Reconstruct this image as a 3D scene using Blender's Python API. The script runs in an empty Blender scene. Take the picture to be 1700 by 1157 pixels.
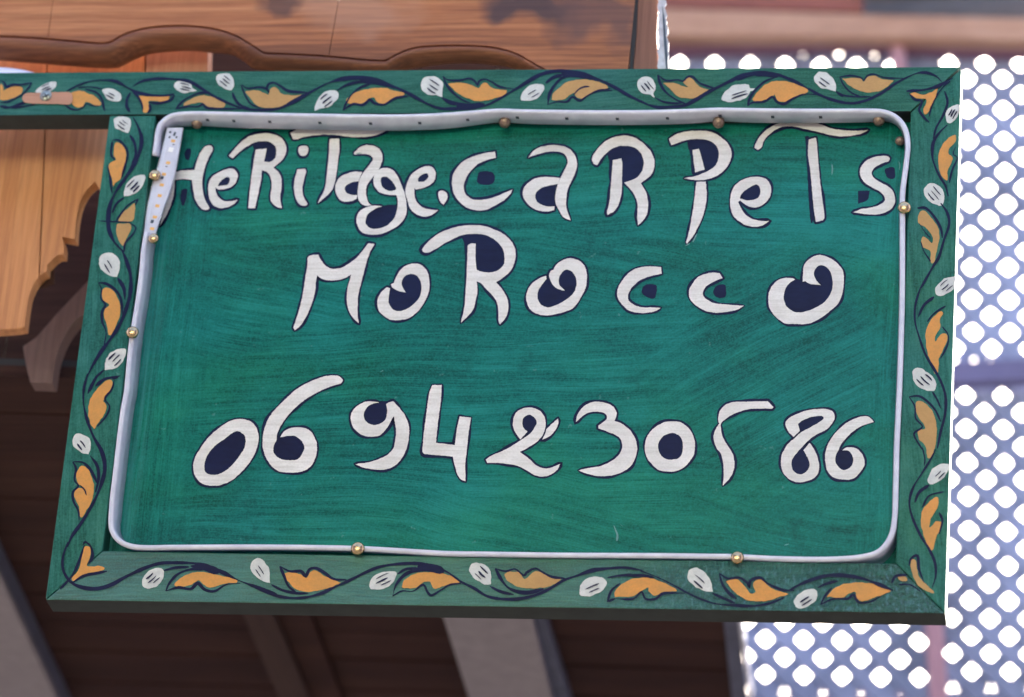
import bpy, bmesh, math, random
from mathutils import Vector, Matrix, noise
from mathutils.geometry import tessellate_polygon
random.seed(7)
S = bpy.context.scene
# ------------------------------------------------------------------ camera
F = 6691.667                                   # focal length in photo pixels (photo is 1700 wide)
RT = Vector((0.98721031, 0.00464732, -0.15935558))     # sign right, in camera coords (x right, y down, z forward)
DP = Vector((0.14113596, 0.43936395, 0.88715273))      # away from the viewer
UP = Vector((0.07413798, -0.89829712, 0.43308872))
CAM = Vector((1.47584638, -4.84869571, -1.98897342))
cd = bpy.data.cameras.new('camera'); cam = bpy.data.objects.new('camera', cd); S.collection.objects.link(cam)
cd.sensor_width = 36; cd.lens = F * 36 / 1700; cd.clip_start = .05; cd.clip_end = 500
R3 = Matrix(((0.98721031, -0.00464732, 0.15935558), (0.14113596, -0.43936395, -0.88715273), (0.07413798, 0.89829712, -0.43308872)))
cam.matrix_world = Matrix.Translation(CAM) @ R3.to_4x4()
S.camera = cam
cd.dof.use_dof = True; cd.dof.focus_distance = 5.42; cd.dof.aperture_fstop = 3.0; cd.dof.aperture_blades = 0
# ------------------------------------------------------------------ light
SUN_EL, SUN_AZ = math.radians(38), math.radians(6)    # azimuth clockwise from +Y
W = bpy.data.worlds.new('World'); S.world = W; W.use_nodes = True
wn = W.node_tree; bg = wn.nodes['Background']
sky = wn.nodes.new('ShaderNodeTexSky'); sky.sky_type = 'NISHITA'; sky.sun_disc = False
sky.sun_elevation = SUN_EL; sky.sun_rotation = SUN_AZ; sky.air_density = .7; sky.dust_density = 8.0; sky.ozone_density = 0.3; sky.altitude = 400
wn.links.new(sky.outputs[0], bg.inputs[0]); bg.inputs[1].default_value = .15
sd = bpy.data.lights.new('sun', 'SUN'); sun = bpy.data.objects.new('sun', sd); S.collection.objects.link(sun)
sd.energy = 5.0; sd.angle = math.radians(.5); sd.color = (1, .94, .82)
sv = Vector((math.sin(SUN_AZ) * math.cos(SUN_EL), math.cos(SUN_AZ) * math.cos(SUN_EL), math.sin(SUN_EL)))
sun.rotation_euler = sv.to_track_quat('Z', 'Y').to_euler(); sun.location = (0, -3, 6)
S.view_settings.view_transform = 'Standard'; S.view_settings.look = 'None'; S.view_settings.exposure = 2.74; S.view_settings.gamma = 1

# ------------------------------------------------------------------ helpers
def ray(px, py):
    v = Vector((px - 850, py - 578.5, F))
    return Vector((RT.dot(v), DP.dot(v), UP.dot(v)))
def P(px, py, Y=0.0):                          # photo pixel -> world point on the plane y = Y
    r = ray(px, py); return CAM + r * ((Y - CAM.y) / r.y)
def PZ(px, py, Z):                             # ... on the level plane z = Z
    r = ray(px, py); return CAM + r * ((Z - CAM.z) / r.z)
C = S.collection
def tag(o, label=None, cat=None, group=None, kind=None):
    if label: o['label'] = label
    if cat: o['category'] = cat
    if group: o['group'] = group
    if kind: o['kind'] = kind
    return o
def empty(name, loc, label, cat, group=None):
    o = bpy.data.objects.new(name, None); C.objects.link(o); o.location = loc; o.empty_display_size = .05
    return tag(o, label, cat, group)
def base(o):                                   # world origin of a (possibly nested) parent
    v = Vector((0, 0, 0))
    while o: v += o.location; o = o.parent
    return v
def mesh(name, verts, faces, mat, parent=None, smooth=False):
    b = base(parent); m = bpy.data.meshes.new(name)
    if parent is None:
        xs = [Vector(v) for v in verts]; b = sum(xs, Vector()) / len(xs)
    m.from_pydata([tuple(Vector(v) - b) for v in verts], [], faces); m.update()
    m.materials.append(mat)
    if smooth:
        for p in m.polygons: p.use_smooth = True
    o = bpy.data.objects.new(name, m); C.objects.link(o)
    if parent: o.parent = parent
    else: o.location = b
    return o
def fixn(o):
    bm = bmesh.new(); bm.from_mesh(o.data); bmesh.ops.recalc_face_normals(bm, faces=bm.faces); bm.to_mesh(o.data); bm.free(); return o
def bevel(o, w=.002, seg=2):
    md = o.modifiers.new('bevel', 'BEVEL'); md.width = w; md.segments = seg; md.limit_method = 'ANGLE'; md.angle_limit = math.radians(40)
    return o
def prism(name, front, back, mat, parent=None, bev=0):   # two matching outlines -> closed solid
    n = len(front); tris = tessellate_polygon([[Vector(p) for p in front]])
    vs = list(front) + list(back); fs = [tuple(t) for t in tris] + [tuple(reversed([i + n for i in t])) for t in tris]
    fs += [(i, (i + 1) % n, n + (i + 1) % n, n + i) for i in range(n)]
    o = fixn(mesh(name, vs, fs, mat, parent))
    if bev: bevel(o, bev)
    return o
def box2(name, a, b, mat, parent=None, bev=0, rz=0, piv=None):
    x0, y0, z0 = a; x1, y1, z1 = b
    f = [Vector(p) for p in ((x0, y0, z0), (x1, y0, z0), (x1, y0, z1), (x0, y0, z1))]
    k = [Vector(p) for p in ((x0, y1, z0), (x1, y1, z0), (x1, y1, z1), (x0, y1, z1))]
    return prism(name, f, k, mat, parent, bev)
def parse(s, cr=None):
    out = []
    for t in s.split():
        c = t.endswith('*'); x, y = t.rstrip('*').split(',')
        x, y = float(x), float(y)
        if cr: x, y = cr[0] + x / cr[2], cr[1] + y / cr[2]
        out.append((x, y, c))
    return out
def cr_seg(p0, p1, p2, p3, n):
    r = []
    for i in range(n):
        t = i / n; t2 = t * t; t3 = t2 * t
        r.append(tuple(.5 * (2 * b + (c - a) * t + (2 * a - 5 * b + 4 * c - d) * t2 + (3 * b - a - 3 * c + d) * t3) for a, b, c, d in zip(p0, p1, p2, p3)))
    return r
def smooth_closed(pts, step=2.2):
    n = len(pts); out = []
    for i in range(n):
        p1, p2 = pts[i][:2], pts[(i + 1) % n][:2]
        p0 = pts[(i - 1) % n][:2]; p3 = pts[(i + 2) % n][:2]
        if pts[i][2]: p0 = tuple(2 * a - b for a, b in zip(p1, p2))
        if pts[(i + 1) % n][2]: p3 = tuple(2 * b - a for a, b in zip(p1, p2))
        L = math.dist(p1, p2); out += cr_seg(p0, p1, p2, p3, max(1, int(L / step)))
    return out
def smooth_open(pts, step=3):
    out = []; n = len(pts)
    for i in range(n - 1):
        p1, p2 = pts[i][:2], pts[i + 1][:2]
        p0 = pts[i - 1][:2] if i and not pts[i][2] else tuple(2 * a - b for a, b in zip(p1, p2))
        p3 = pts[i + 2][:2] if i + 2 < n and not pts[i + 1][2] else tuple(2 * b - a for a, b in zip(p1, p2))
        out += cr_seg(p0, p1, p2, p3, max(1, int(math.dist(p1, p2) / step)))
    out.append(pts[-1][:2]); return out
LAY = [0]
def lay(b):                                    # every coat of paint gets a depth of its own
    LAY[0] = (LAY[0] + 1) % 40; return b + LAY[0] * .000006
def fill(contours, Y, name, mat, parent, wob=.35):
    cs = []
    for c in contours:
        cs.append([(x + wob * noise.noise(Vector((x * .12, y * .12, 3))) * 1.6 + .5 * noise.noise(Vector((x * .45, y * .45, 5))), y + wob * noise.noise(Vector((x * .12, y * .12, 9))) * 1.6 + .5 * noise.noise(Vector((x * .45, y * .45, 7)))) for x, y in c])
    flat = [p for c in cs for p in c]
    tr = tessellate_polygon([[Vector((x, y, 0)) for x, y in c] for c in cs])
    vs = [P(x, y, Y) for x, y in flat]; fs = []
    for a, b, c in tr:
        A, B_, C_ = flat[a], flat[b], flat[c]
        cr = (B_[0] - A[0]) * (C_[1] - A[1]) - (B_[1] - A[1]) * (C_[0] - A[0])
        if abs(cr) < 1e-6: continue
        fs.append((a, b, c) if cr < 0 else (a, c, b))
    return mesh(name, vs, fs, mat, parent)
def ribbon_px(c, w, closed=False, taper=True, seed=0, vary=.42):
    n = len(c); L = []; Rr = []
    for i in range(n):
        a = c[(i - 1) % n] if closed or i else c[0]; b = c[(i + 1) % n] if closed or i < n - 1 else c[-1]
        tx, ty = b[0] - a[0], b[1] - a[1]; l = math.hypot(tx, ty) or 1
        nx, ny = -ty / l, tx / l
        k = 1 + vary * noise.noise(Vector((c[i][0] * .035, c[i][1] * .035, seed))) * 2 + .1 * noise.noise(Vector((c[i][0] * .3, c[i][1] * .3, seed)))
        if taper and not closed:
            e = min(i, n - 1 - i) / max(1, (n - 1)) * 2; k *= .4 + .6 * min(1, e * 3.5)
        h = w * .5 * k
        L.append((c[i][0] + nx * h, c[i][1] + ny * h)); Rr.append((c[i][0] - nx * h, c[i][1] - ny * h))
    return L, Rr
def ribbons(strokes, Y, name, mat, parent):    # strokes: (points, width, closed)
    vs = []; fs = []
    for k, (c, w, cl) in enumerate(strokes):
        L, Rr = ribbon_px(c, w, cl, seed=k * 3.1); y = Y + k * .000012; o = len(vs); n = len(c)
        for a, b in zip(L, Rr): vs += [P(*a, y), P(*b, y)]
        for i in range(n if cl else n - 1):
            j = (i + 1) % n; fs.append((o + 2 * i, o + 2 * j, o + 2 * j + 1, o + 2 * i + 1))
    return mesh(name, vs, fs, mat, parent)

# ------------------------------------------------------------------ materials
class NT:
    def __init__(s, name):
        s.m = bpy.data.materials.new(name); s.m.use_nodes = True; s.t = s.m.node_tree; s.b = s.t.nodes['Principled BSDF']
        s.co = s.t.nodes.new('ShaderNodeTexCoord').outputs['Object']
        g = s.t.nodes.new('ShaderNodeNewGeometry'); s.pos = g.outputs['Position']
    def n(s, t, **k):
        x = s.t.nodes.new(t)
        for a, v in k.items():
            if hasattr(x, a): setattr(x, a, v)
            else: x.inputs[a].default_value = v
        return x
    def l(s, a, b): s.t.links.new(a, b)
    def mp(s, sc, src=None, rot=(0, 0, 0)):
        x = s.n('ShaderNodeMapping'); x.inputs['Scale'].default_value = sc; x.inputs['Rotation'].default_value = rot
        s.l(src or s.pos, x.inputs[0]); return x.outputs[0]
    def noise(s, vec, scale, det=4, rough=.55, dist=0):
        x = s.n('ShaderNodeTexNoise'); x.inputs['Scale'].default_value = scale; x.inputs['Detail'].default_value = det
        x.inputs['Roughness'].default_value = rough; x.inputs['Distortion'].default_value = dist; s.l(vec, x.inputs['Vector']); return x.outputs['Fac']
    def ramp(s, fac, stops):
        x = s.n('ShaderNodeValToRGB'); e = x.color_ramp.elements
        while len(e) < len(stops): e.new(.5)
        for i, (p, c) in enumerate(stops):
            e[i].position = p; e[i].color = (*c, 1) if len(c) == 3 else c
        s.l(fac, x.inputs[0]); return x.outputs[0]
    def mix(s, f, a, b, mode='MIX'):
        x = s.n('ShaderNodeMix', data_type='RGBA', blend_type=mode)
        for v, i in ((f, 0), (a, 6), (b, 7)):
            if isinstance(v, (int, float)): x.inputs[i].default_value = v
            elif isinstance(v, tuple): x.inputs[i].default_value = (*v, 1)
            else: s.l(v, x.inputs[i])
        return x.outputs[2]
    def rng(s, f, a, b, c, d):
        x = s.n('ShaderNodeMapRange'); s.l(f, x.inputs[0])
        for i, v in enumerate((a, b, c, d)): x.inputs[i + 1].default_value = v
        return x.outputs[0]
    def bump(s, h, st, dist=.001):
        x = s.n('ShaderNodeBump'); x.inputs['Strength'].default_value = st; x.inputs['Distance'].default_value = dist
        s.l(h, x.inputs['Height']); s.l(x.outputs[0], s.b.inputs['Normal'])
def lin(r, g, b):
    f = lambda c: (c / 255 / 12.92) if c <= 10 else ((c / 255 + .055) / 1.055) ** 2.4
    return (f(r), f(g), f(b))

def m_green(name, mode, c0, c1, c2, rough=.30, blister=False):
    k = NT(name)
    warp = k.noise(k.mp((1, 1, 1)), 1.6, 2)                       # strokes bend a little
    v = k.n('ShaderNodeVectorMath', operation='MULTIPLY_ADD'); cb = k.n('ShaderNodeCombineXYZ'); k.l(warp, cb.inputs[2]); k.l(warp, cb.inputs[0])
    k.l(cb.outputs[0], v.inputs[0]); v.inputs[1].default_value = (.04, 0, .09); k.l(k.pos, v.inputs[2]); P_ = v.outputs[0]
    def streaks(ang, f=620, r=7):
        m = k.mp((1, 1, 1), P_, (0, ang, 0)); fi = k.noise(k.mp((r * 1.6, 5, f), m), 1, 4, .75); mi = k.noise(k.mp((r * .55, 5, f * .16), m), 1, 4, .65)
        x = k.n('ShaderNodeMath', operation='MULTIPLY_ADD'); k.l(fi, x.inputs[0]); x.inputs[1].default_value = .55
        y = k.n('ShaderNodeMath', operation='MULTIPLY'); k.l(mi, y.inputs[0]); y.inputs[1].default_value = .45; k.l(y.outputs[0], x.inputs[2]); return x.outputs[0]
    sx = k.n('ShaderNodeSeparateXYZ'); k.l(k.pos, sx.inputs[0])
    def fmix(f, a_, b_):
        x = k.n('ShaderNodeMix', data_type='FLOAT'); k.l(f, x.inputs[0]); k.l(a_, x.inputs[2]); k.l(b_, x.inputs[3]); return x.outputs[0]
    if mode == 'panel':
        st = streaks(.03)
        blob = k.noise(k.mp((1, 1, 1.6)), 3.3, 2); st = fmix(k.rng(blob, .50, .58, 0, .85), st, streaks(-.22, 520))
        m = k.n('ShaderNodeVectorMath', operation='DISTANCE'); k.l(k.pos, m.inputs[0]); m.inputs[1].default_value = (.98, .03, .36)
        st = fmix(k.rng(m.outputs['Value'], .24, .10, 0, .9), st, streaks(.55, 420))
        ed = k.noise(k.mp((1, 1, 3)), 9, 2)
        x1 = k.n('ShaderNodeMath', operation='MULTIPLY_ADD'); k.l(ed, x1.inputs[0]); x1.inputs[1].default_value = .10; k.l(sx.outputs[0], x1.inputs[2])
        st = fmix(k.rng(x1.outputs[0], .24, .17, 0, .95), st, streaks(math.pi / 2, 420)); st = fmix(k.rng(x1.outputs[0], 1.12, 1.17, 0, .9), st, streaks(math.pi / 2, 420))
    elif mode == 'h': st = streaks(.01, 300, 10)
    else: st = streaks(math.pi / 2 + .1, 300, 10)
    big = k.noise(k.mp((1, 1, 1)), 3.0, 4, .6); pt = k.noise(k.mp((1, 1, 2.2)), 8.5, 4, .65)
    a = k.n('ShaderNodeMath', operation='MULTIPLY_ADD'); k.l(st, a.inputs[0]); a.inputs[1].default_value = .62
    b = k.n('ShaderNodeMath', operation='MULTIPLY_ADD'); k.l(big, b.inputs[0]); b.inputs[1].default_value = .20
    c = k.n('ShaderNodeMath', operation='MULTIPLY'); k.l(pt, c.inputs[0]); c.inputs[1].default_value = .18
    k.l(b.outputs[0], a.inputs[2]); k.l(c.outputs[0], b.inputs[2])
    col = k.ramp(a.outputs[0], [(.435, c0), (.50, c1), (.575, c2)])
    hv = k.noise(k.mp((1, 1, 1.4)), 2.6, 3, .6); col = k.mix(k.rng(hv, .42, .60, 0, 1), col, k.mix(1.0, col, (1.0, .98, .72), 'MULTIPLY'))
    sp = k.noise(k.mp((1, 1, 1)), 420, 2); col = k.mix(k.rng(sp, .35, .75, 0, .30), col, tuple(q * 1.6 + .002 for q in c2))
    if mode == 'panel':                                           # thin milky wash brushed along the edges
        wz = k.noise(k.mp((260, 3, 6)), 1, 3, .6); w1 = k.rng(sx.outputs[0], .112, .078, 0, 1); w2 = k.n('ShaderNodeMath', operation='MULTIPLY'); k.l(w1, w2.inputs[0]); k.l(k.rng(wz, .35, .65, 0, .75), w2.inputs[1])
        col = k.mix(w2.outputs[0], col, (.050, .235, .235))
    dust = k.noise(k.mp((1, 1, 1)), 75, 3, .6); col = k.mix(k.rng(dust, .70, .76, 0, .45), col, (.12, .26, .25))
    grime = k.noise(k.mp((1.3, 1, 1)), 14, 5, .7); col = k.mix(k.rng(grime, .60, .74, 0, .5), col, tuple(q * .45 + .002 for q in c0))
    k.l(col, k.b.inputs['Base Color']); k.b.inputs['Specular IOR Level'].default_value = .16
    k.l(k.rng(st, .3, .7, rough - .05, rough + .10), k.b.inputs['Roughness'])
    if blister:
        k.b.inputs['Specular IOR Level'].default_value = .6; fl = k.noise(k.mp((1, 1, .55)), 190, 3, .6); fz = k.n('ShaderNodeMath', operation='MULTIPLY'); k.l(k.rng(fl, .52, .66, 0, .8), fz.inputs[0]); k.l(k.rng(sx.outputs[0], .74, .95, 0, 1), fz.inputs[1])
        k.l(k.mix(fz.outputs[0], col, (.09, .26, .28)), k.b.inputs['Base Color'])  # pale flecks paint the blister glints into the colour
        z = k.rng(sx.outputs[0], .72, 1.0, 0, 1); bl = k.noise(k.mp((1, 1, .75)), 120, 3, .6)
        mm = k.n('ShaderNodeMath', operation='MULTIPLY'); k.l(z, mm.inputs[0]); k.l(bl, mm.inputs[1])
        m2 = k.n('ShaderNodeMath', operation='MULTIPLY_ADD'); k.l(mm.outputs[0], m2.inputs[0]); m2.inputs[1].default_value = 7; k.l(st, m2.inputs[2])
        k.bump(m2.outputs[0], .9, .0035)
    else: k.bump(a.outputs[0], .45, .0009)
    return k.m
M = {}
M['panel'] = m_green('panel_paint', 'panel', (.0006, .066, .056), (.002, .122, .106), (.009, .192, .172))
M['railh'] = m_green('rail_paint', 'h', (.006, .060, .048), (.014, .098, .084), (.035, .145, .125), .36)
M['railv'] = m_green('stile_paint', 'v', (.006, .070, .056), (.014, .115, .098), (.035, .165, .145), .36)
M['railb'] = m_green('blistered_rail_paint', 'h', (.006, .070, .056), (.014, .112, .095), (.036, .165, .145), .30, True)
def m_paint(name, c, c2, rough=.42, sc=(20, 20, 320), lo=.35, hi=.7):
    k = NT(name); g = k.noise(k.mp(sc), 1, 5, .7); b = k.noise(k.mp((1, 1, 1)), 22, 3); s = k.noise(k.mp((1, 1, 1)), 350, 2)
    col = k.mix(k.rng(g, lo, hi, 0, .7), c, c2); col = k.mix(k.rng(b, .35, .75, 0, .7), col, c2)
    col = k.mix(k.rng(s, .4, .8, 0, .25), col, tuple(q * .6 for q in c2))
    k.l(col, k.b.inputs['Base Color']); k.b.inputs['Roughness'].default_value = rough; k.b.inputs['Specular IOR Level'].default_value = .18; k.bump(g, .35, .0005); return k.m
M['white'] = m_paint('white_lettering_paint', (.78, .775, .76), (.57, .56, .53), sc=(14, 20, 210), lo=.46, hi=.66)
M['budwhite'] = m_paint('white_bud_paint', (.68, .70, .68), (.50, .54, .53), sc=(90, 30, 90))
M['scratch'] = m_paint('pale_scratch', (.16, .34, .33), (.10, .24, .23))
M['navy'] = m_paint('navy_paint', (.002, .0035, .026), (.005, .011, .058), .40, sc=(30, 30, 120))
M['orange'] = m_paint('ochre_leaf_paint', (.70, .31, .075), (.47, .26, .085), sc=(60, 30, 90))
M['ochre'] = m_paint('dull_ochre_leaf_paint', (.50, .31, .12), (.42, .25, .10), sc=(60, 30, 90))
def m_wood(name, stops, axis=0, ring=30, stain=None, bumpy=.5, seedv=0, rough=.6, spec=.5):
    k = NT(name); st = [110, 110, 110]; st[axis] = 2.6; src = k.co if seedv else k.pos
    g1 = k.noise(k.mp(tuple(st)), 1.0, 6, .7, .25); s2 = [q * 4.5 for q in st]; g2 = k.noise(k.mp(tuple(s2)), 1, 4, .7)
    s3 = [6, 6, 6]; s3[axis] = .8; big = k.noise(k.mp(tuple(s3)), 1, 3)
    wv = k.n('ShaderNodeTexWave', wave_type='BANDS', bands_direction='Z' if axis == 0 else 'X'); wv.inputs['Scale'].default_value = ring; wv.inputs['Distortion'].default_value = 9; wv.inputs['Detail'].default_value = 3
    wv.inputs['Detail Scale'].default_value = .6; k.l(k.mp(tuple(.35 if i == axis else 1 for i in range(3))), wv.inputs['Vector'])
    a = k.n('ShaderNodeMath', operation='MULTIPLY_ADD'); k.l(g1, a.inputs[0]); a.inputs[1].default_value = .50
    b = k.n('ShaderNodeMath', operation='MULTIPLY_ADD'); k.l(big, b.inputs[0]); b.inputs[1].default_value = .46
    c = k.n('ShaderNodeMath', operation='MULTIPLY'); k.l(wv.outputs['Fac'], c.inputs[0]); c.inputs[1].default_value = .04
    k.l(b.outputs[0], a.inputs[2]); k.l(c.outputs[0], b.inputs[2])
    col = k.ramp(a.outputs[0], stops)
    col = k.mix(k.rng(g2, .48, .72, 0, .42), col, tuple(q * .45 for q in stops[0][1]))
    if stain:
        for (cx, cz, rx, rz, ang, colr, amt) in stain:            # dark weather stains with a shape of their own
            x = k.n('ShaderNodeMapping', vector_type='TEXTURE'); x.inputs['Location'].default_value = (cx, 0, cz); x.inputs['Scale'].default_value = (rx, 50, rz); x.inputs['Rotation'].default_value = (0, ang, 0)
            wn_ = k.n('ShaderNodeTexNoise'); wn_.inputs['Scale'].default_value = 14; k.l(k.pos, wn_.inputs['Vector'])
            vm = k.n('ShaderNodeVectorMath', operation='MULTIPLY_ADD'); k.l(wn_.outputs['Color'], vm.inputs[0]); vm.inputs[1].default_value = (.10, 0, .10)
            sb = k.n('ShaderNodeVectorMath', operation='SUBTRACT'); k.l(k.pos, sb.inputs[0]); sb.inputs[1].default_value = (.05, 0, .05); k.l(sb.outputs[0], vm.inputs[2])
            k.l(vm.outputs[0], x.inputs[0]); ln = k.n('ShaderNodeVectorMath', operation='LENGTH'); k.l(x.outputs[0], ln.inputs[0])
            col = k.mix(k.rng(ln.outputs['Value'], 1.15, .55, 0, amt), col, colr)
    k.l(col, k.b.inputs['Base Color']); k.b.inputs['Roughness'].default_value = rough; k.b.inputs['Specular IOR Level'].default_value = spec; k.bump(g2, bumpy, .0006); return k.m
WO = [(.40, (.18, .060, .022)), (.51, (.35, .130, .052)), (.64, (.49, .220, .100))]
stA = P(880, 30, .1); stB = P(1010, 75, .1); stC = P(960, 40, .1); stD = P(600, 30, .1)
M['valance'] = m_wood('varnished_valance_wood', [(p_, (c_[0] * 1.06, c_[1], c_[2] * .86)) for p_, c_ in WO], 0, 26, [(stA.x, stA.z, .075, .035, .35, (.040, .020, .026), .9), (stC.x + .03, stC.z, .10, .045, .5, (.10, .045, .04), .8), (stD.x, stD.z, .10, .05, .2, (.42, .26, .20), .35), (P(480,10,.1).x, P(480,10,.1).z, .04, .02, .2, (.07,.03,.025), .8)])
M['mould'] = m_wood('varnished_moulding_wood', [(.40, (.13, .040, .016)), (.51, (.25, .085, .036)), (.64, (.36, .145, .068))], 0, 60)
M['pine'] = m_wood('orange_pine', [(.38, (.42, .155, .055)), (.51, (.60, .255, .095)), (.66, (.70, .345, .15))], 2, 22)
M['pine2'] = m_wood('shadow_darkened_pine', [(.36, (.10, .05, .042)), (.52, (.14, .078, .066)), (.72, (.18, .105, .088))], 2, 22)  # albedo lowered to put the plank's shadow into its colour
M['pinered'] = m_wood('reddish_pine', [(.36, (.30, .13, .07)), (.52, (.40, .19, .11)), (.72, (.48, .26, .16))], 2, 22)
M['darkwood'] = m_wood('dark_stained_boards', [(.36, (.024, .0095, .0075)), (.52, (.046, .019, .014)), (.72, (.078, .038, .025))], 0, 20, rough=.7, spec=.15)
M['rafter'] = m_wood('dark_rafter_wood', [(.36, (.040, .022, .018)), (.52, (.055, .030, .024)), (.72, (.07, .04, .03))], 1, 20, rough=.7, spec=.2)
M['post'] = m_wood('reddish_post_wood', [(.38, (.14, .055, .030)), (.52, (.21, .085, .05)), (.70, (.27, .12, .07))], 2, 20)
M['far_red'] = m_wood('faded_red_wood', [(.36, (.20, .055, .035)), (.52, (.30, .09, .055)), (.72, (.40, .16, .10))], 0, 8)
M['far_tan'] = m_wood('pale_tan_wood', [(.36, (.36, .19, .11)), (.52, (.50, .29, .18)), (.72, (.60, .42, .32))], 0, 8)
M['far_mauve'] = m_wood('shadow_mauve_wood', [(.36, (.16, .07, .10)), (.52, (.22, .10, .14)), (.72, (.28, .16, .22))], 0, 8)  # the beam's shadow is put into its colour as mauve
M['pinkpost'] = m_wood('pink_painted_post', [(.36, (.36, .19, .22)), (.52, (.45, .25, .28)), (.72, (.5, .30, .33))], 2, 8)
def m_plain(name, c, rough=.5, var=.25, metal=0, sc=30, bs=.2, coat=0, trans=0):
    k = NT(name); g = k.noise(k.mp((1, 1, 1)), sc, 5, .6)
    col = k.mix(k.rng(g, .3, .7, 0, 1), tuple(q * (1 - var) for q in c), tuple(min(1, q * (1 + var * .5)) for q in c))
    k.l(col, k.b.inputs['Base Color']); k.b.inputs['Roughness'].default_value = rough; k.b.inputs['Metallic'].default_value = metal
    k.b.inputs['Coat Weight'].default_value = coat
    if trans: k.b.inputs['Transmission Weight'].default_value = trans
    k.bump(g, bs, .001); return k.m
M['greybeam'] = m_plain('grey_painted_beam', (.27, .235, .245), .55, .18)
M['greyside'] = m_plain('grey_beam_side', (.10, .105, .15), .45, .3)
M['lattice'] = m_plain('lattice_wood_with_glare', (.27, .32, .47), .5, .5, sc=5)  # sky glare put into the slat colour as pale blue
M['rail2'] = m_plain('blue_violet_rail_paint', (.14, .13, .25), .5, .25, sc=4)
M['greyboard'] = m_plain('weathered_grey_board', (.17, .16, .155), .6, .35, sc=6)
M['distant'] = m_plain('distant_wall_plaster', (.20, .17, .25), .7, .35, sc=2)
M['brass'] = m_plain('worn_brass', (.62, .47, .27), .26, .3, 1, 300, .25)
M['brassdull'] = m_plain('tarnished_brass', (.30, .22, .17), .4, .4, .8, 300, .4)
M['steel'] = m_plain('zinc_screw_steel', (.35, .37, .33), .35, .4, 1, 200)
M['dark'] = m_plain('dark_slot', (.012, .012, .014), .7)
M['chip'] = m_plain('led_phosphor', (.80, .45, .13), .4, .1)
M['chipw'] = m_plain('led_white_part', (.85, .85, .85), .3, .05)
M['speck'] = m_plain('led_dark_part', (.045, .065, .10), .5)
M['circuit'] = m_plain('led_circuit_tape', (.62, .63, .73), .35, .12, coat=.4)
M['pale'] = m_plain('torn_white_veneer', (.55, .55, .62), .6, .3, sc=90, bs=.8)
M['whiteshade'] = m_plain('white_enamel', (.74, .76, .92), .3, .04)
M['ground'] = m_plain('dark_paving', (.035, .032, .03), .8, .3, sc=3)
M['plaster'] = m_plain('bounce_wall_plaster', (.58, .68, .58), .8, .2, sc=3)  # tinted so light bounced from the unseen wall balances the whites
M['blocker'] = m_plain('dark_blocker_sheet', (.035, .035, .03), .9, .2)
M['underside'] = m_plain('shaded_underside', (.020, .027, .024), .8, .35)
M['roofwood'] = m_plain('awning_wood', (.10, .07, .05), .7, .2)
M['bare'] = m_wood('bare_wood_patch', [(.36, (.38, .18, .11)), (.52, (.48, .25, .16)), (.72, (.55, .31, .21))], 0, 40)
k = NT('milky_pvc_tube')                                          # clear plastic strip, milky with age
g = k.noise(k.mp((1, 1, 1)), 45, 4); col = k.mix(k.rng(g, .3, .75, 0, 1), (.80, .83, .93), (.62, .64, .76))
k.l(col, k.b.inputs['Base Color']); k.b.inputs['Roughness'].default_value = .28; k.b.inputs['Coat Weight'].default_value = .6; k.b.inputs['Coat Roughness'].default_value = .08
tr = k.n('ShaderNodeBsdfTranslucent'); tr.inputs[0].default_value = (.6, .62, .8, 1); tp = k.n('ShaderNodeBsdfTransparent'); tp.inputs[0].default_value = (.9, .9, 1, 1)
mx = k.n('ShaderNodeMixShader'); mx.inputs[0].default_value = .10; mx2 = k.n('ShaderNodeMixShader'); mx2.inputs[0].default_value = .08
o_ = k.t.nodes['Material Output']; k.l(k.b.outputs[0], mx.inputs[1]); k.l(tr.outputs[0], mx.inputs[2]); k.l(mx.outputs[0], mx2.inputs[1]); k.l(tp.outputs[0], mx2.inputs[2]); k.l(mx2.outputs[0], o_.inputs[0]); M['tube'] = k.m

# ------------------------------------------------------------------ the sign board
REC = .032
sign = empty('shop_sign', (0, 0, 0), 'green hand-painted wooden shop sign with white lettering in a leaf-painted frame', 'sign')
sign_panel = box2('panel', (.055, REC, .055), (1.145, REC + .010, .758), M['panel'], sign)
def rail(name, quad, mat, y0=0, y1=.043):
    return prism(name, [Vector((x, y0, z)) for x, z in quad], [Vector((x, y1, z)) for x, z in quad], mat, sign, .0022)
g_ = .0006
def dark_under(o):                             # downward faces get a dark colour with their shade put in
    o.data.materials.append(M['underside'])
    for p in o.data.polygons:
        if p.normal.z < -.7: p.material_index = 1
top = rail('top_rail', [(-.42, .7445), (.065, .7445), (1.1325 - g_, .7440), (1.2 - 2 * g_, .8128 + g_), (1.19, .8134), (.6, .8137), (.0, .8138), (-.42, .8140)], M['railh'])
bot = rail('bottom_rail', [(0, 0), (1.2, 0), (1.134, .0697), (.0705, .0728)], M['railb'])
left = rail('left_stile', [(0, 0 + g_ * 2), (.0705 - g_, .0728 + g_), (.0662, .7438), (-.001, .7438)], M['railv'], .0012)
right = rail('right_stile', [(1.2, 0 + g_ * 2), (1.2, .8120), (1.1325, .7432), (1.1341, .0697 + g_)], M['railv'], .0008)

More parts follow.
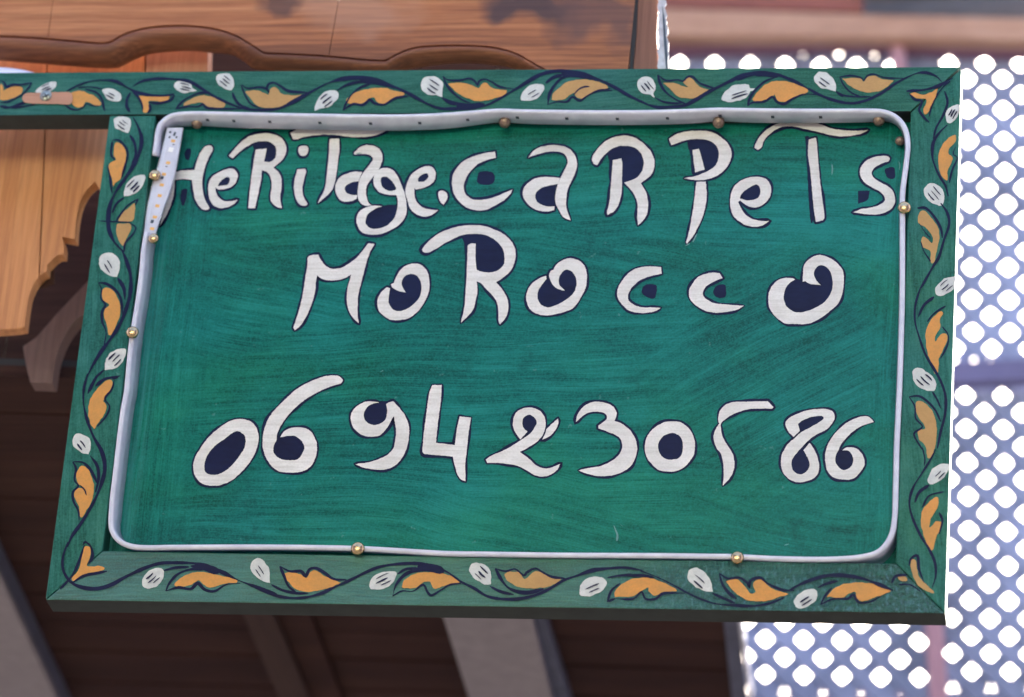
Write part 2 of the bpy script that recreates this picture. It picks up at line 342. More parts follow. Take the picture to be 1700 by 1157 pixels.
CR = {'A': (240, 160, 4.8219), 'B': (480, 160, 4.8219), 'C': (740, 160, 4.8219), 'D': (960, 160, 4.8219), 'E': (1220, 160, 4.8219),
      'F': (460, 350, 4.8219), 'G': (690, 350, 4.8219), 'H': (860, 360, 4.8219), 'I': (1120, 360, 4.8219), 'J': (300, 600, 4.8219), 'K': (560, 600, 4.8219),
      'L': (780, 600, 4.8219), 'M': (1150, 600, 4.8219), 'Z': (1040, 640, 7.231),
      'T1': (0, 90, 4.25), 'T2': (360, 90, 4.25), 'T3': (680, 90, 4.25), 'T4': (1000, 90, 4.25), 'T5': (1300, 90, 4.25),
      'R6': (1440, 160, 3.6154), 'R7': (1440, 440, 3.6154), 'R8': (1440, 740, 3.6154),
      'B1': (60, 900, 4.25), 'B2': (380, 900, 4.25), 'B3': (700, 900, 4.25), 'B4': (1020, 900, 4.25), 'B5': (1280, 900, 4.25),
      'S6': (100, 170, 4.63), 'S7': (80, 400, 4.63), 'S8': (60, 620, 3.858), 'O': (0, 0, 1)}
# lettering: crop, kind, description, white contours (outer, holes ';'-separated outer2 with '|'), navy fills
LET = [
 ('A', 'letter', 'capital H', ["500,395 530,393 545,425 500,520 470,620 462,700 472,790 495,850 520,895 490,910 445,890 405,820 385,720 380,668* 300,662 243,668* 238,740 225,820 190,920 125,1035* 145,940 160,850 170,760 175,640 185,560* 250,600 300,592 400,590* 415,530 440,465 475,410"],
  ["330,425 350,415 372,425 370,470 350,512 330,505 318,460", "300,745 330,738 345,745 335,810 318,870 300,876 288,830 288,780"]),
 ('A', 'letter', 'small e', ["745,828* 690,838 640,838 600,815 572,765 567,725* 590,743 660,738 710,710 740,670 745,620 710,580 660,582 590,610 540,645 515,690 510,750 520,820 550,870 610,895 670,885 715,860", "585,718* 620,715 665,705 682,670 668,643 630,660 600,690"], ["583,720 620,720 670,708 688,670 668,638 625,655 590,700"]),
 ('A', 'letter', 'capital R', ["675,475* 720,420 780,360 850,315 930,297 1020,300 1090,330 1130,385 1132,450 1100,510 1030,570* 1075,610 1095,660 1095,740 1085,820 1100,895* 1060,885 1015,845 1008,790 1018,720 1010,650 985,610 940,590* 930,680 905,800 885,895* 830,895* 840,780 855,650 870,540 890,425* 978,418* 965,480 955,520* 1000,525 1040,500 1055,450 1045,400 1010,368 950,358 880,368 820,400 760,445 705,495*"],
  ["870,372 950,352 1025,370 1060,430 1050,490 1000,530 950,530 880,430"]),
 ('B', 'letter', 'small i', ["75,430 85,400 140,397 153,430 140,465 108,478 82,462", "|65,582* 130,580* 137,600 115,680 105,740 115,800 148,860* 132,875 85,865 55,820 40,750 42,680"], []),
 ('B', 'letter', 'capital T with a waving bar', ["10,290* 60,262 110,225 300,215 450,215 560,238 650,245 760,242 830,244* 760,282 690,310 600,325 500,325 400,312 300,305 200,312 110,328 60,345 30,343*", "|325,340* 400,338* 402,420 390,520 378,620 362,700 335,760 290,805 228,855* 250,810 285,740 300,640 315,500 320,420"], []),
 ('B', 'letter', 'small a', ["520,450* 570,405 630,390 700,405 740,450 745,510 725,570 690,620 650,670 620,720 617,790 635,850 662,870* 610,875 570,850 550,800 552,720 570,650 610,590 650,540 672,500 650,472 600,460 520,465*", "|585,605* 568,645 555,680* 510,685 460,710 445,740 460,770 510,790 545,790* 540,820* 490,840 430,840 390,805 370,750 375,700 410,645 470,615 530,603"], ["435,735 480,688 575,672 570,790 490,795"]),
 ('B', 'letter', 'small g', ["675,680 680,640 710,590 770,572 830,590 870,640 900,710 925,780 940,870 935,950 890,1020 820,1065 740,1100 650,1105 580,1085 545,1030 540,970 565,920 610,890 680,873 745,880* 700,895 650,925 620,960 612,1010 640,1050 700,1060 780,1035 840,975 865,900 870,840 858,790* 848,792* 790,785 730,770 690,730", "735,655 765,640 800,655 840,700 855,745 810,757 770,745 742,715"],
  ["735,650 765,635 805,655 848,700 860,748 810,762 765,748 738,715", "606,1010 640,930 740,878 868,870 872,930 825,1010 700,1068 635,1055"]),
 ('B', 'letter', 'small e', ["1195,910* 1150,945 1090,962 1020,945 970,900 948,830 930,765 945,690 975,630 1030,585 1100,558 1150,568 1172,610 1165,670 1120,712 1075,732 1015,745* 1003,730* 1003,790 1025,850 1070,888 1130,905", "1032,683* 1080,680 1112,650 1108,618 1080,618 1045,640 1030,662"], ["1028,685 1080,684 1116,650 1110,612 1080,612 1042,636"]),
 ('B', 'letter', 'full stop', ["1195,770 1225,755 1262,775 1265,820 1235,868* 1205,835"], []),
 ('C', 'letter', 'capital C', ["395,440* 400,490* 330,510 260,540 205,590 165,650 145,710 150,760 175,800 220,825 290,828 360,815 430,790 535,745* 510,790 460,835 400,870 330,905 250,912 170,890 110,845 70,790 52,720 55,640 85,580 140,520 220,480 310,455"], ["255,640 270,605 340,598 385,620 388,680 350,708 280,705 250,680"]),
 ('C', 'letter', 'large small-case a', ["660,490* 710,430 790,397 880,390 960,405 1015,445 1045,500 1050,560 1030,630 1000,690 975,750 965,820 965,890 985,950 998,993* 940,965 905,910 880,850 880,780 895,710 925,640 955,580 975,530 970,490 940,455 870,440 780,450 700,475", "|915,655* 898,700* 850,710 770,730 725,770 715,810 740,850 800,878 872,880* 868,910* 800,922 720,905 655,860 620,800 620,750 650,700 710,660 780,645 850,645"], ["708,800 725,745 800,710 905,698 890,885 775,885"]),
 ('D', 'letter', 'capital R', ["110,500 140,440 210,365 290,325 380,313 460,335 530,385 580,440 608,510 605,580 570,640 500,695* 540,760 558,840 555,920 530,980 478,1032* 472,950 475,870 455,800 420,745 365,690* 440,665 490,630 520,570 520,500 490,440 440,405 370,395 300,405 240,440 190,490 150,550* 125,540", "|275,510* 345,497* 352,540 350,680 345,780 325,860 285,920 235,948* 228,930 250,840 260,720 270,600"], ["235,450 300,400 400,392 490,436 525,520 500,625 430,675 360,695 255,690 245,520"]),
 ('D', 'letter', 'capital P', ["728,340* 790,300 870,280 960,275 1060,283 1140,325 1200,380 1228,450 1215,520 1170,590 1100,640 1010,668 920,668 845,655* 930,640 1010,610 1080,570 1115,520 1125,450 1100,390 1050,355 960,340 860,352 745,390*", "|915,430* 965,418* 990,500 1012,585* 935,608* 925,530", "|945,685* 1020,680* 1028,780 1018,880 990,980 950,1060 925,1110 870,1180* 863,1165* 885,1090 905,980 925,860"], ["875,358 960,335 1060,353 1130,450 1112,535 1020,605 915,625 900,480"]),
 ('E', 'letter', 'small e after the P', ["275,998* 215,1035 150,1043 90,1030 20,990 -20,940 -38,860 -35,800 -10,730 40,680 110,650 190,643 255,665 288,720 285,790 250,845 200,880 140,888 90,870 40,833* 26,846* 55,905 90,950 150,985 220,997", "38,815* 60,770 110,735 165,705 190,715 203,755 195,800 160,825 100,832"], ["30,815 55,765 110,730 165,698 195,710 208,755 200,805 160,830 100,838"]),
 ('E', 'letter', 'capital T with a swooping bar', ["158,410* 185,428* 215,405 235,350 290,290 350,255 400,240 480,242 570,262 680,288 770,310 860,320 950,312 1020,295 1070,268* 980,275 900,272 800,262 740,245 690,225 600,205 450,200 350,215 270,255 210,310 170,370", "|592,345* 650,328* 660,420 668,520 685,700 700,820 718,960 705,990* 650,1005* 638,950 620,780 605,600 585,460"], ["560,320* 590,315* 600,500 625,1010* 600,960 570,450"]),
 ('E', 'letter', 'small s', ["1240,495 1230,520* 1170,540 1120,570 1095,610 1115,655 1170,690 1240,730 1278,790 1280,850 1250,900 1180,938 1080,945 945,928* 1020,900 1100,888 1170,862 1200,830 1190,790 1150,755 1090,725 1030,680 1003,620 1008,570 1040,525 1100,490 1180,475 1225,480"], ["1205,580 1275,570 1280,650 1230,655 1205,625", "985,755* 1080,755* 1060,830 985,860*"]),
 ('F', 'letter', 'capital M', ["245,385* 260,360 330,350* 350,390 390,440 440,462 510,458 570,425 625,385 680,325 730,260* 780,265* 740,340 710,430 685,530 655,650 645,730 645,830 655,900* 610,860 575,800 558,720 565,620 592,510* 540,540 480,555 400,555 350,540 322,515* 312,560 305,640 285,720 255,800 215,880 180,925 140,955* 130,935* 165,830 190,740 210,640 225,540 240,450"], []),
 ('F', 'letter', 'curled letter o beside the M', ["1030,655* 1000,600 1003,550 1035,515 1080,505 1125,525 1150,570 1155,630 1140,690 1100,740 1040,785 980,803 930,790 900,750 893,700 905,620* 880,612* 830,655 805,710 808,780 840,830 900,868 970,875 1060,855 1130,800 1185,720 1215,640 1220,560 1200,480 1150,432 1090,422 1020,445 970,500 940,560 935,578* 912,588* 920,612* 970,640"], ["1000,560 1050,505 1140,530 1162,620 1135,720 1040,792 960,808 890,750 898,620 1000,650"]),
 ('G', 'letter', 'capital R', ["52,310 80,270 150,205 230,160 330,128 430,115 530,118 620,145 710,190 770,250 800,320 795,400 760,480 700,535 645,570* 690,625 725,680 742,750 735,820 710,870 675,907* 665,880 662,810 650,730 610,670 560,620 515,575 488,563* 495,640 480,720 460,790 410,850 362,897* 375,840 390,770 400,650 408,520 412,400 418,280* 440,262 482,262* 480,340 482,420 490,470* 540,490 600,493 660,475 705,430 712,370 695,300 650,245 580,200 500,185 400,187 320,215 240,255 170,300 100,335 60,328"], ["372,200 450,180 560,187 665,240 718,330 712,435 640,494 540,500 402,640 395,400 388,270"]),
 ('G', 'letter', 'curled letter o beside the R', ["1195,638* 1150,590 1148,540 1170,495 1210,470 1255,490 1285,540 1285,610 1255,670 1190,720 1110,760 1050,772 1000,745 975,690 985,630 1020,580 1045,545* 1045,520* 990,540 930,585 895,640 885,700 905,770 950,815 1030,837 1110,830 1200,805 1270,770 1330,680 1365,600 1370,510 1350,440 1300,395 1230,380 1160,405 1115,445 1105,470* 1080,482 1068,520 1080,560 1110,605 1150,630"], ["1145,540 1205,464 1265,485 1292,550 1285,620 1250,680 1160,745 1050,778 995,750 968,690 1000,610 1050,540 1120,620"]),
 ('H', 'letter', 'small c', ["1145,400* 1150,455* 1080,470 1000,495 940,535 895,590 880,640 895,680 940,710 1010,725 1080,725 1140,730* 1100,755 1030,768 960,768 890,750 840,710 800,650 795,590 820,530 870,465 940,415 1020,397 1090,398"], ["990,590 1010,550 1060,538 1108,550 1110,600 1095,650 1050,650 1000,620"]),
 ('I', 'letter', 'second small c', ["360,450* 385,490* 320,515 260,550 228,600 235,640 280,675 340,695 430,703 555,712* 490,745 400,763 310,765 230,745 160,700 120,650 115,590 145,530 190,480 260,452 310,446"], ["310,590 340,550 400,542 412,590 405,640 360,650 320,630"]),
 ('I', 'letter', 'large curled letter o at the end', ["1170,545* 1135,510 1115,460 1130,410 1165,387 1215,400 1250,450 1265,520 1255,600 1200,680 1120,730 1030,762 960,760 900,720 875,660 878,600 910,540 965,500* 945,490* 870,490 810,520 765,580 750,650 760,730 810,800 880,850 970,858 1070,855 1160,815 1250,750 1310,690 1345,600 1355,500 1345,430 1290,360 1220,320 1150,305 1080,335 1035,390 1028,450 1025,520* 1045,515* 1080,535"], ["1108,460 1165,381 1245,430 1272,530 1240,650 1130,740 1010,770 895,730 868,640 898,540 955,492 1110,540 1150,530"]),
 ('J', 'digit', 'digit 0', ["480,460 560,480 605,530 625,610 610,690 570,780 500,870 410,950 320,988 230,993 160,970 115,915 100,850 115,770 160,690 230,600 310,530 400,475", "455,558 500,580 520,620 510,690 460,770 390,850 310,900 230,905 195,880 190,820 220,740 280,670 350,620 410,575"], ["455,552 505,576 526,620 514,690 464,774 392,856 310,906 228,910 190,884 184,820 216,736 276,664 348,614 408,569"]),
 ('J', 'digit', 'digit 6', ["1240,112 1275,125 1298,150 1280,178* 1200,200 1110,240 1020,290 940,350 870,420 810,500 775,570 765,630 745,680 745,730 790,775 860,790 930,785 970,745 990,690 970,640 920,600 860,595 795,608* 820,570 860,540 930,527 1000,535 1050,570 1085,640 1090,700 1080,770 1040,840 970,880 880,890 790,880 720,830 670,740 655,650 665,560 700,460 760,380 840,300 930,220 1040,160 1150,120"], ["765,620 790,596 880,586 965,615 996,690 965,765 870,798 780,775 735,710"]),
 ('K', 'digit', 'digit 9', ["335,330* 290,335 240,365 212,420 225,475 280,508 340,500 385,460 400,400 390,340* 445,318* 500,375 545,440 570,510 575,590 560,680 520,770 460,835 380,865 300,865 210,850 145,822* 260,805 350,775 410,740 450,690 465,620 470,550 455,440* 440,455* 400,530 340,590 260,602 190,585 130,530 108,465 115,410 160,355 230,322 290,320"], ["206,440 235,360 330,320 395,325 405,410 355,505 270,514"]),
 ('K', 'digit', 'digit 4', ["760,188* 835,190* 830,300 815,420 800,540 790,650* 860,660 940,670* 950,590 965,500 980,440* 1072,450* 1055,540 1045,630 1035,720 1025,820 1025,910 1025,960* 985,940 955,890 940,830 925,762* 800,750 700,742* 682,720 690,600 705,480 720,360 735,260"], []),
 ('L', 'digit', 'digit 2', ["404,625* 365,570 347,520 350,450 385,395 450,370 520,375 575,410 603,470 600,550 560,620 500,670 400,725* 470,775 530,830 590,855 650,850 725,820* 700,865 650,905 590,922 520,910 450,870 380,835 300,820 220,812 140,812* 128,785* 180,750 270,712 350,668 430,615 490,570 532,500 525,460 490,430 460,430 425,460 422,510 440,545 462,560*", "|705,455* 710,490 690,540 650,590 582,628* 602,580 612,545* 640,515"], ["416,490 438,434 480,420 530,450 542,500 515,550 475,580 425,545"]),
 ('L', 'digit', 'digit 3', ["848,485* 860,430 900,370 950,335 1010,322 1080,330 1140,355 1172,400 1172,440 1158,475* 1220,500 1280,550 1320,610 1340,690 1325,770 1285,840 1210,890 1120,915 1030,918 940,900 870,872* 960,852 1050,835 1130,800 1190,750 1220,690 1210,630 1170,590 1110,565 1030,535* 1028,515* 1060,490 1095,460 1095,430 1070,410 1010,402 950,410 900,440"], []),
 ('Z', 'digit', 'round digit 0', ["550,430 650,442 740,505 800,600 822,710 810,820 760,910 680,990 580,1030 470,1030 380,1010 300,940 240,850 220,740 240,630 300,540 390,470 470,438", "550,572 620,592 665,650 678,730 665,820 620,875 530,890 450,870 400,810 380,740 395,670 440,610 500,580"], ["550,562 625,585 672,650 686,730 672,822 625,882 530,898 445,876 392,812 372,740 388,665 435,602 500,572"]),
 ('M', 'digit', 'digit 5 without its upstroke', ["212,498* 205,460 215,400 260,350 330,325 430,322 600,318* 645,365 635,378* 560,378 460,380 380,400 300,435 240,480 222,510* 235,590 270,660 310,720 333,790 330,860 300,930 240,995* 248,920 245,820 225,740 190,690 168,620 175,560"], []),
 ('M', 'digit', 'digit 8', ["806,604* 765,560 742,510 755,470 810,430 890,400 980,382 1070,382 1122,402 1137,440 1120,490 1070,545 990,585 930,630 880,680 830,735 795,790 792,840 815,885 860,905 905,885 935,840 930,790 905,745 888,708* 933,652* 970,700 1000,770 1012,840 1000,900 950,945 850,968 770,940 720,880 705,800 720,730 760,665 818,612* 868,568 940,528 1015,485 1048,455 1030,435 950,445 880,470 842,500* 858,556*"], ["835,500 960,432 1045,425 1055,465 960,528 865,575", "880,690 942,790 925,895 850,912 785,860 785,800"]),
 ('M', 'digit', 'last digit 6', ["1385,438 1425,455 1450,485* 1380,505 1310,540 1240,600 1190,660 1165,710 1145,760 1145,810 1180,855 1215,870 1260,850 1285,800 1275,750 1245,715 1195,712* 1230,690 1290,690 1340,720 1372,780 1370,840 1330,900 1280,940 1210,945 1130,930 1080,880 1060,800 1065,720 1095,640 1150,565 1220,500 1300,455"], ["1155,745 1195,708 1262,720 1293,790 1262,860 1200,875 1143,830"]),
]
for ci, kind, desc, conts, fills in LET:
    cr = CR[ci]; groups = []
    for c in conts:
        pts = smooth_closed(parse(c.lstrip('|'), cr))
        if c.startswith('|') or not groups: groups.append([pts])
        else: groups[-1].append(pts)
    Yw = REC - lay(.00060)
    bvs = None; parts_ = []
    for gi, g in enumerate(groups):
        o = fill(g, Yw, kind, M['white'], sign); parts_.append(o)
    if len(parts_) > 1:                        # one letter is one part, even when its strokes do not touch
        bm = bmesh.new()
        for o in parts_: bm.from_mesh(o.data)
        bm.to_mesh(parts_[0].data); bm.free()
        for o in parts_[1:]: bpy.data.objects.remove(o)
    lt = parts_[0]; tag(lt, 'white painted ' + desc + ' edged in navy')
    ribbons([(p, 7.0, True) for g in groups for p in g], REC - lay(.00034), kind + '_outline', M['navy'], lt)
    for f_ in fills: fill([smooth_closed(parse(f_, cr))], REC - lay(.00012), kind + '_infill', M['navy'], lt)

# frame painting: crop, leaves (o orange, d dull), buds, strokes
ORN = [
 ('top', 'T1', [('o', "0,205* 15,215 25,240 20,262 60,235 110,228 160,240 155,270 110,300 50,320 0,322*"), ('o', "505,270 570,258 620,275 680,305 712,345 700,365 670,360 610,335 580,370 540,375 510,350 500,300"), ('o', "970,292* 1050,298 1180,290 1192,310 1160,335 1050,330 1055,370 1040,405 1015,412 1005,380 1000,330"), ('d', "1298,365* 1300,345 1350,315 1420,292 1500,300 1570,325 1590,350 1570,375 1480,372 1420,340 1370,345")],
  ["250,265 290,225 350,195 395,195 390,235 350,265 300,280", "720,250 760,240 820,255 855,290 850,325 810,335 760,315 735,280", "1228,220 1250,192 1310,188 1350,205 1355,235 1390,258* 1330,268 1280,270 1240,245", "1530,150 1560,133 1610,135 1645,170 1652,210 1635,255* 1590,245 1545,215 1525,180"],
  [(3.4, "0,185 30,200 45,230 90,215 150,215 225,200"), (3.4, "225,200 190,250 150,290 110,310 60,335 0,340"), (5, "0,365 60,375 130,355 200,330"), (4, "80,378 160,370 250,352"), (5, "470,260 560,215 650,188 740,182 820,192 900,235 960,265 1040,285 1140,292 1230,282"), (3, "550,235 640,230 720,245"), (5, "600,245 680,270 720,320 730,370 740,400"), (3.5, "450,350 500,385 550,392 590,370 610,350 650,362 700,365"), (4.5, "920,270 895,320 895,370 915,405"), (5, "930,250 980,310 1005,370 1005,400"), (4.5, "940,225 1000,190 1100,172 1220,175 1330,190 1420,240 1500,290 1600,340 1700,380"), (4, "1240,385 1290,330 1340,300 1400,275 1480,270"), (3.5, "1240,385 1330,368 1400,370 1430,350 1460,378 1550,385 1700,385"), (3.5, "1050,340 1120,345 1200,325 1230,290"), (3.5, "1055,350 1060,390 1040,415"), (4, "1640,270 1655,320 1690,370")]),
 ('top', 'T2', [('d', "200,262* 280,255 330,270 365,285 375,245 400,235 430,245 460,280 530,290 610,285* 580,310 500,350 420,375 340,378 280,360 235,310"), ('o', "910,335 940,295 1010,258 1100,240 1190,235 1225,250 1320,275 1300,295 1230,320 1180,348 1130,335 1110,305 1070,315 1030,345 960,352")],
  ["690,400* 695,360 725,300 780,258 840,258 858,280 840,330 790,370 720,388", "1440,220 1455,175 1500,157 1560,165 1595,205 1595,240 1590,305* 1550,288 1490,285 1450,255"],
  [(5, "140,372 240,390 340,392 430,385 520,345 620,290 700,245 780,205 880,175 1000,165 1120,178 1230,220 1330,265 1430,320 1530,370 1620,388 1700,380"), (4, "110,270 130,320 170,360 230,380"), (4, "170,215 200,290 240,350 310,380"), (3.6, "180,215 215,240 300,232 350,245 370,270 355,250 360,215 400,200 450,225 510,260 640,270"), (4, "850,255 920,215 1010,195 1090,205 1180,215 1260,240"), (4, "890,395 915,340 950,285 1010,235 1080,212"), (3.8, "890,395 960,352 1030,358 1080,320 1110,345 1180,355 1260,310 1350,295"), (8, "1010,185 1100,192 1200,218"), (4, "1590,310 1640,340 1700,350")]),
 ('top', 'T3', [('o', "270,205* 370,200 430,215 485,240 515,205 540,203 590,240 685,255* 670,285 600,310 500,330 420,315 350,280 300,240"), ('d', "1003,320* 1010,285 1050,240 1120,195 1200,178 1300,185 1390,220 1395,240 1330,265 1270,280 1220,312 1180,305 1160,275 1130,290 1090,315 1040,325")],
  ["785,325* 785,295 820,240 870,212 930,210 950,235 930,280 890,315 840,328"],
  [(3.6, "235,155 270,180 350,185 420,170 460,190 480,220 490,190 530,175 580,195 640,230 740,245"), (4, "235,155 260,215 310,275 370,320 430,345"), (5, "0,275 60,310 130,350 220,380 320,385 430,380 540,360 640,310 740,250 830,195 920,145 1020,120 1130,120 1240,140 1340,180 1440,230 1560,295 1700,365"), (4, "225,305 290,335 380,355 480,360"), (9, "330,372 430,370 530,352"), (5, "960,205 1010,165 1080,145"), (4.6, "975,355 985,290 1020,220 1080,165 1160,150 1260,165 1340,190"), (3.2, "975,355 1040,335 1110,335 1150,300 1200,328 1260,290 1340,255 1430,255"), (2.6, "1155,290 1190,250 1230,230 1270,228"), (9, "1070,140 1150,135 1250,152")]),
 ('top', 'T4', [('d', "430,200* 520,205 580,230 605,232 570,200 590,172 630,170 660,205 700,235 755,250* 740,275 690,305 600,312 530,295 490,255"), ('o', "1060,315* 1100,260 1160,210 1250,187 1350,205 1440,240 1445,270 1390,285 1330,320 1280,338 1235,325 1215,285 1190,310 1130,325 1075,335")],
  ["248,230 255,180 290,158 340,165 372,205 375,245 360,275 372,305* 330,285 275,270", "840,315 860,275 920,220 980,210 1035,215 1045,240 1090,240* 1080,258 1045,262 1020,300 950,330 880,337", "1495,160 1530,125 1590,135 1630,175 1650,220 1645,262* 1600,248 1545,235 1505,200"],
  [(4.6, "130,265 170,290 270,335 380,372 480,372 580,360 660,320 740,270 810,235 900,190 1000,145 1110,128 1220,140 1320,175 1420,225 1510,280 1600,320"), (4, "370,305 430,335 500,345 560,345"), (4, "390,145 410,210 450,270 520,320 590,350"), (3.6, "390,145 450,185 530,180 570,190 600,160 640,160 690,205 790,240"), (4, "1025,365 1040,310 1080,250 1150,190 1220,165"), (3.6, "1025,365 1060,340 1140,335 1200,300 1230,335 1280,350 1350,310 1430,282 1520,285"), (7, "1080,150 1150,145 1240,158"), (3.5, "950,185 1050,150 1130,140"), (3, "0,252 60,240"), (3.4, "1650,265 1700,300")]),
 ('top', 'T5', [('d', "420,170* 480,168 545,170 570,195 600,160 650,152 700,175 780,185* 740,225 680,260 600,268 520,250 460,215"), ('o', "895,280* 920,270 980,285 1030,275 1090,240* 1080,290 1050,350 1025,410 1000,425 990,400 1005,350 1010,318 950,312")],
  ["1145,430 1165,385 1220,355 1245,360 1240,400 1230,440 1190,485 1160,480"],
  [(4.2, "180,240 290,300 400,335 500,345 600,320 700,270 780,215 850,175 940,135 1010,130 1080,155 1120,195"), (3.5, "370,260 430,290 520,300 620,300"), (3.5, "400,160 430,220 480,270 560,305"), (3.5, "400,160 480,150 550,165 570,185 590,155 640,140 720,165 860,170"), (4, "870,260 1000,250 1100,220 1200,165"), (3.5, "890,275 930,320 980,330 960,390 990,440 1030,480"), (3, "1180,190 1130,230 1060,330 1030,440"), (3.5, "1140,260 1160,340 1130,430 1080,520 1060,600")]),
 ('right', 'R6', [('o', "525,232 528,270 490,310 490,345 512,370 480,450 482,500 465,500 440,460 425,380 440,310 480,255"), ('d', "310,700 340,685 385,730 425,790 430,860 410,950 400,998 378,990 378,930 330,900 325,850 345,842 390,880 385,830 340,780 305,755")],
  ["340,560 370,522 420,530 460,580 455,640 430,655 380,635 345,600"],
  [(4, "480,170 430,220 395,280 390,360 410,430 440,490 470,540 485,600"), (3.5, "530,300 515,345 540,370 510,440 490,520"), (4, "440,640 480,700 490,770 460,860 430,960 400,1010 360,1080 320,1150"), (3.5, "300,670 350,670 400,720 440,790 450,850"), (3, "310,760 350,820 380,850"), (3, "320,870 340,930 380,990")]),
 ('right', 'R7', [('o', "455,290 435,330 440,370 405,430 410,460 440,415 470,410 482,440 460,500 430,560 425,640 405,650 385,600 355,500 352,410 375,340 430,280"), ('d', "290,825 335,822 390,880 415,960 412,1060 385,1150 360,1155 350,1090 310,1040 305,990 345,985 335,950 300,900")],
  ["408,165 415,125 460,85 520,68 528,100 510,150 450,185 420,180", "270,640 300,618 350,635 400,680 410,720 400,755 350,750 290,715"],
  [(4, "320,130 290,230 285,330 310,430 350,540 410,640 450,720 470,800 465,900 440,1000 420,1100"), (4, "400,190 340,240 305,310"), (3.5, "470,245 400,290 360,340"), (3.2, "450,370 485,420 480,480 440,560"), (3.5, "250,790 320,790 400,860 440,940"), (3.2, "250,790 285,850 290,920 330,970 280,1010 300,1060 340,1120"), (3.2, "390,760 420,810 440,860")]),
 ('right', 'R8', [('o', "425,315 420,370 380,440 375,490 415,452 445,465 440,500 410,550 395,620 375,625 345,560 322,460 335,380 400,312"), ('d', "260,690 290,685 298,740 320,800 400,880 350,868 300,830 270,770")],
  ["365,195 390,140 440,110 490,112 485,150 450,200 400,225 368,230"],
  [(4, "410,20 380,80 330,160 275,250 252,340 270,430 320,540 370,620 405,700 410,780 390,850"), (4, "370,235 310,280 285,340"), (3.2, "460,275 370,300 330,370"), (3.2, "430,400 450,450 430,530"), (3.2, "330,10 345,80 340,120"), (3.5, "250,720 260,680 300,660 310,740 340,820")]),
 ('bot', 'B5', [('o', "395,385* 430,340 490,305 560,288 660,285 740,300 830,330 835,350 790,370 740,385 700,405 640,415 605,395 598,350 550,365 500,392"), ('d', "895,240* 930,238 960,255 955,275 915,272 898,258")],
  ["160,430 180,380 240,340 300,330 328,360 315,410 260,450 200,470"],
  [(6.5, "130,340 200,300 300,260 400,235 520,235 640,255 740,290 860,340"), (4, "330,320 400,290 470,275"), (5, "350,440 380,380 430,320"), (3.6, "350,440 440,400 540,400 580,370 620,425 700,420 780,380"), (3.5, "850,290 880,240 960,230"), (3.5, "900,300 980,300 1060,350")]),
 ('bot', 'B4', [('o', "5,385* 10,340 60,290 140,258 230,250 310,270 400,310 440,345 380,350 300,375 270,370 240,345 240,318 180,350 130,380"), ('o', "785,275* 830,262 880,270 920,310 960,360 1000,350 980,310 990,275 1035,265 1080,300 1120,330 1230,365* 1150,390 1060,415 950,410 870,370 820,320")],
  ["515,240 530,195 580,180 640,215 680,280 695,350* 640,345 580,320 530,275"],
  [(4, "180,200 310,250 420,305 520,360 620,405 720,435 850,445 980,450 1100,430 1200,390"), (5, "100,235 200,235 280,250"), (3.5, "0,398 130,400 190,350 220,400 290,400 350,360 500,360"), (3.5, "690,360 780,400 850,430"), (4, "740,220 760,290 800,350 860,400"), (3.8, "740,220 800,255 880,250 940,290 950,320 960,270 1030,250 1080,290 1180,335 1270,340")]),
 ('bot', 'B3', [('d', "585,230 620,210 690,215 725,262 790,210 830,208 900,240 985,252* 950,290 870,318 760,325 680,315 610,275")],
  ["335,190 360,150 420,150 470,180 490,230 487,300* 440,295 380,260 345,220", "1115,345 1130,290 1180,250 1260,245 1305,280 1290,325 1230,365 1180,380 1125,375"],
  [(5, "200,225 280,280 370,325 460,380 560,400 680,400 800,375 900,330 1000,270 1100,235 1200,200 1320,185 1440,180 1560,200"), (4, "480,310 560,350 650,370"), (6, "520,185 560,260 610,320 680,350 760,355 860,330"), (4.2, "520,185 590,205 660,190 720,235 740,215 800,185 850,210 920,245 1010,255"), (4.2, "1310,250 1400,235 1500,230"), (4, "1310,420 1340,340 1400,290"), (3.6, "1310,420 1365,398")]),
 ('bot', 'B2', [('o', "388,235 430,210 500,225 545,252 580,205 620,203 680,240 790,285* 740,310 660,335 560,350 480,335 430,290"), ('o', "1220,315 1240,270 1310,225 1400,212 1500,218 1580,245 1625,285 1560,295 1500,315 1450,328 1425,295 1420,275 1370,285 1310,325 1240,322")],
  ["152,190 165,135 210,110 255,145 285,200 290,290* 240,275 190,240", "995,325 1000,270 1040,225 1110,208 1175,210 1180,240 1150,290 1090,330 1020,333"],
  [(5, "180,320 290,365 400,390 520,392 640,365 740,320 860,265 960,215 1060,175 1180,155 1320,150 1440,165 1530,205 1620,260"), (4, "300,300 380,340 480,360 560,360"), (5, "360,170 390,240 420,310 470,350"), (4.4, "360,170 430,205 510,205 540,240 570,190 620,185 680,220 740,260 830,265"), (4, "1190,225 1250,190 1340,185"), (5.4, "1155,380 1180,300 1240,230 1320,200 1440,190"), (9, "1330,172 1430,182 1520,205"), (4.2, "1155,380 1220,345 1300,345 1370,300 1400,350 1430,375 1500,335 1560,300 1640,290")]),
 ('bot', 'B1', [('o', "975,300 1000,270 1070,225 1160,210 1260,225 1340,245 1410,262 1415,285 1340,290 1270,310 1220,320 1180,300 1150,270 1110,290 1060,310 990,312"), ('o', "335,45 360,28 385,45 380,100 360,165 400,170 470,170 480,190 430,210 360,220 300,260 265,278 250,255 290,210 315,140")],
  ["748,300 755,250 800,200 860,180 900,200 895,250 860,305 800,328 760,320"],
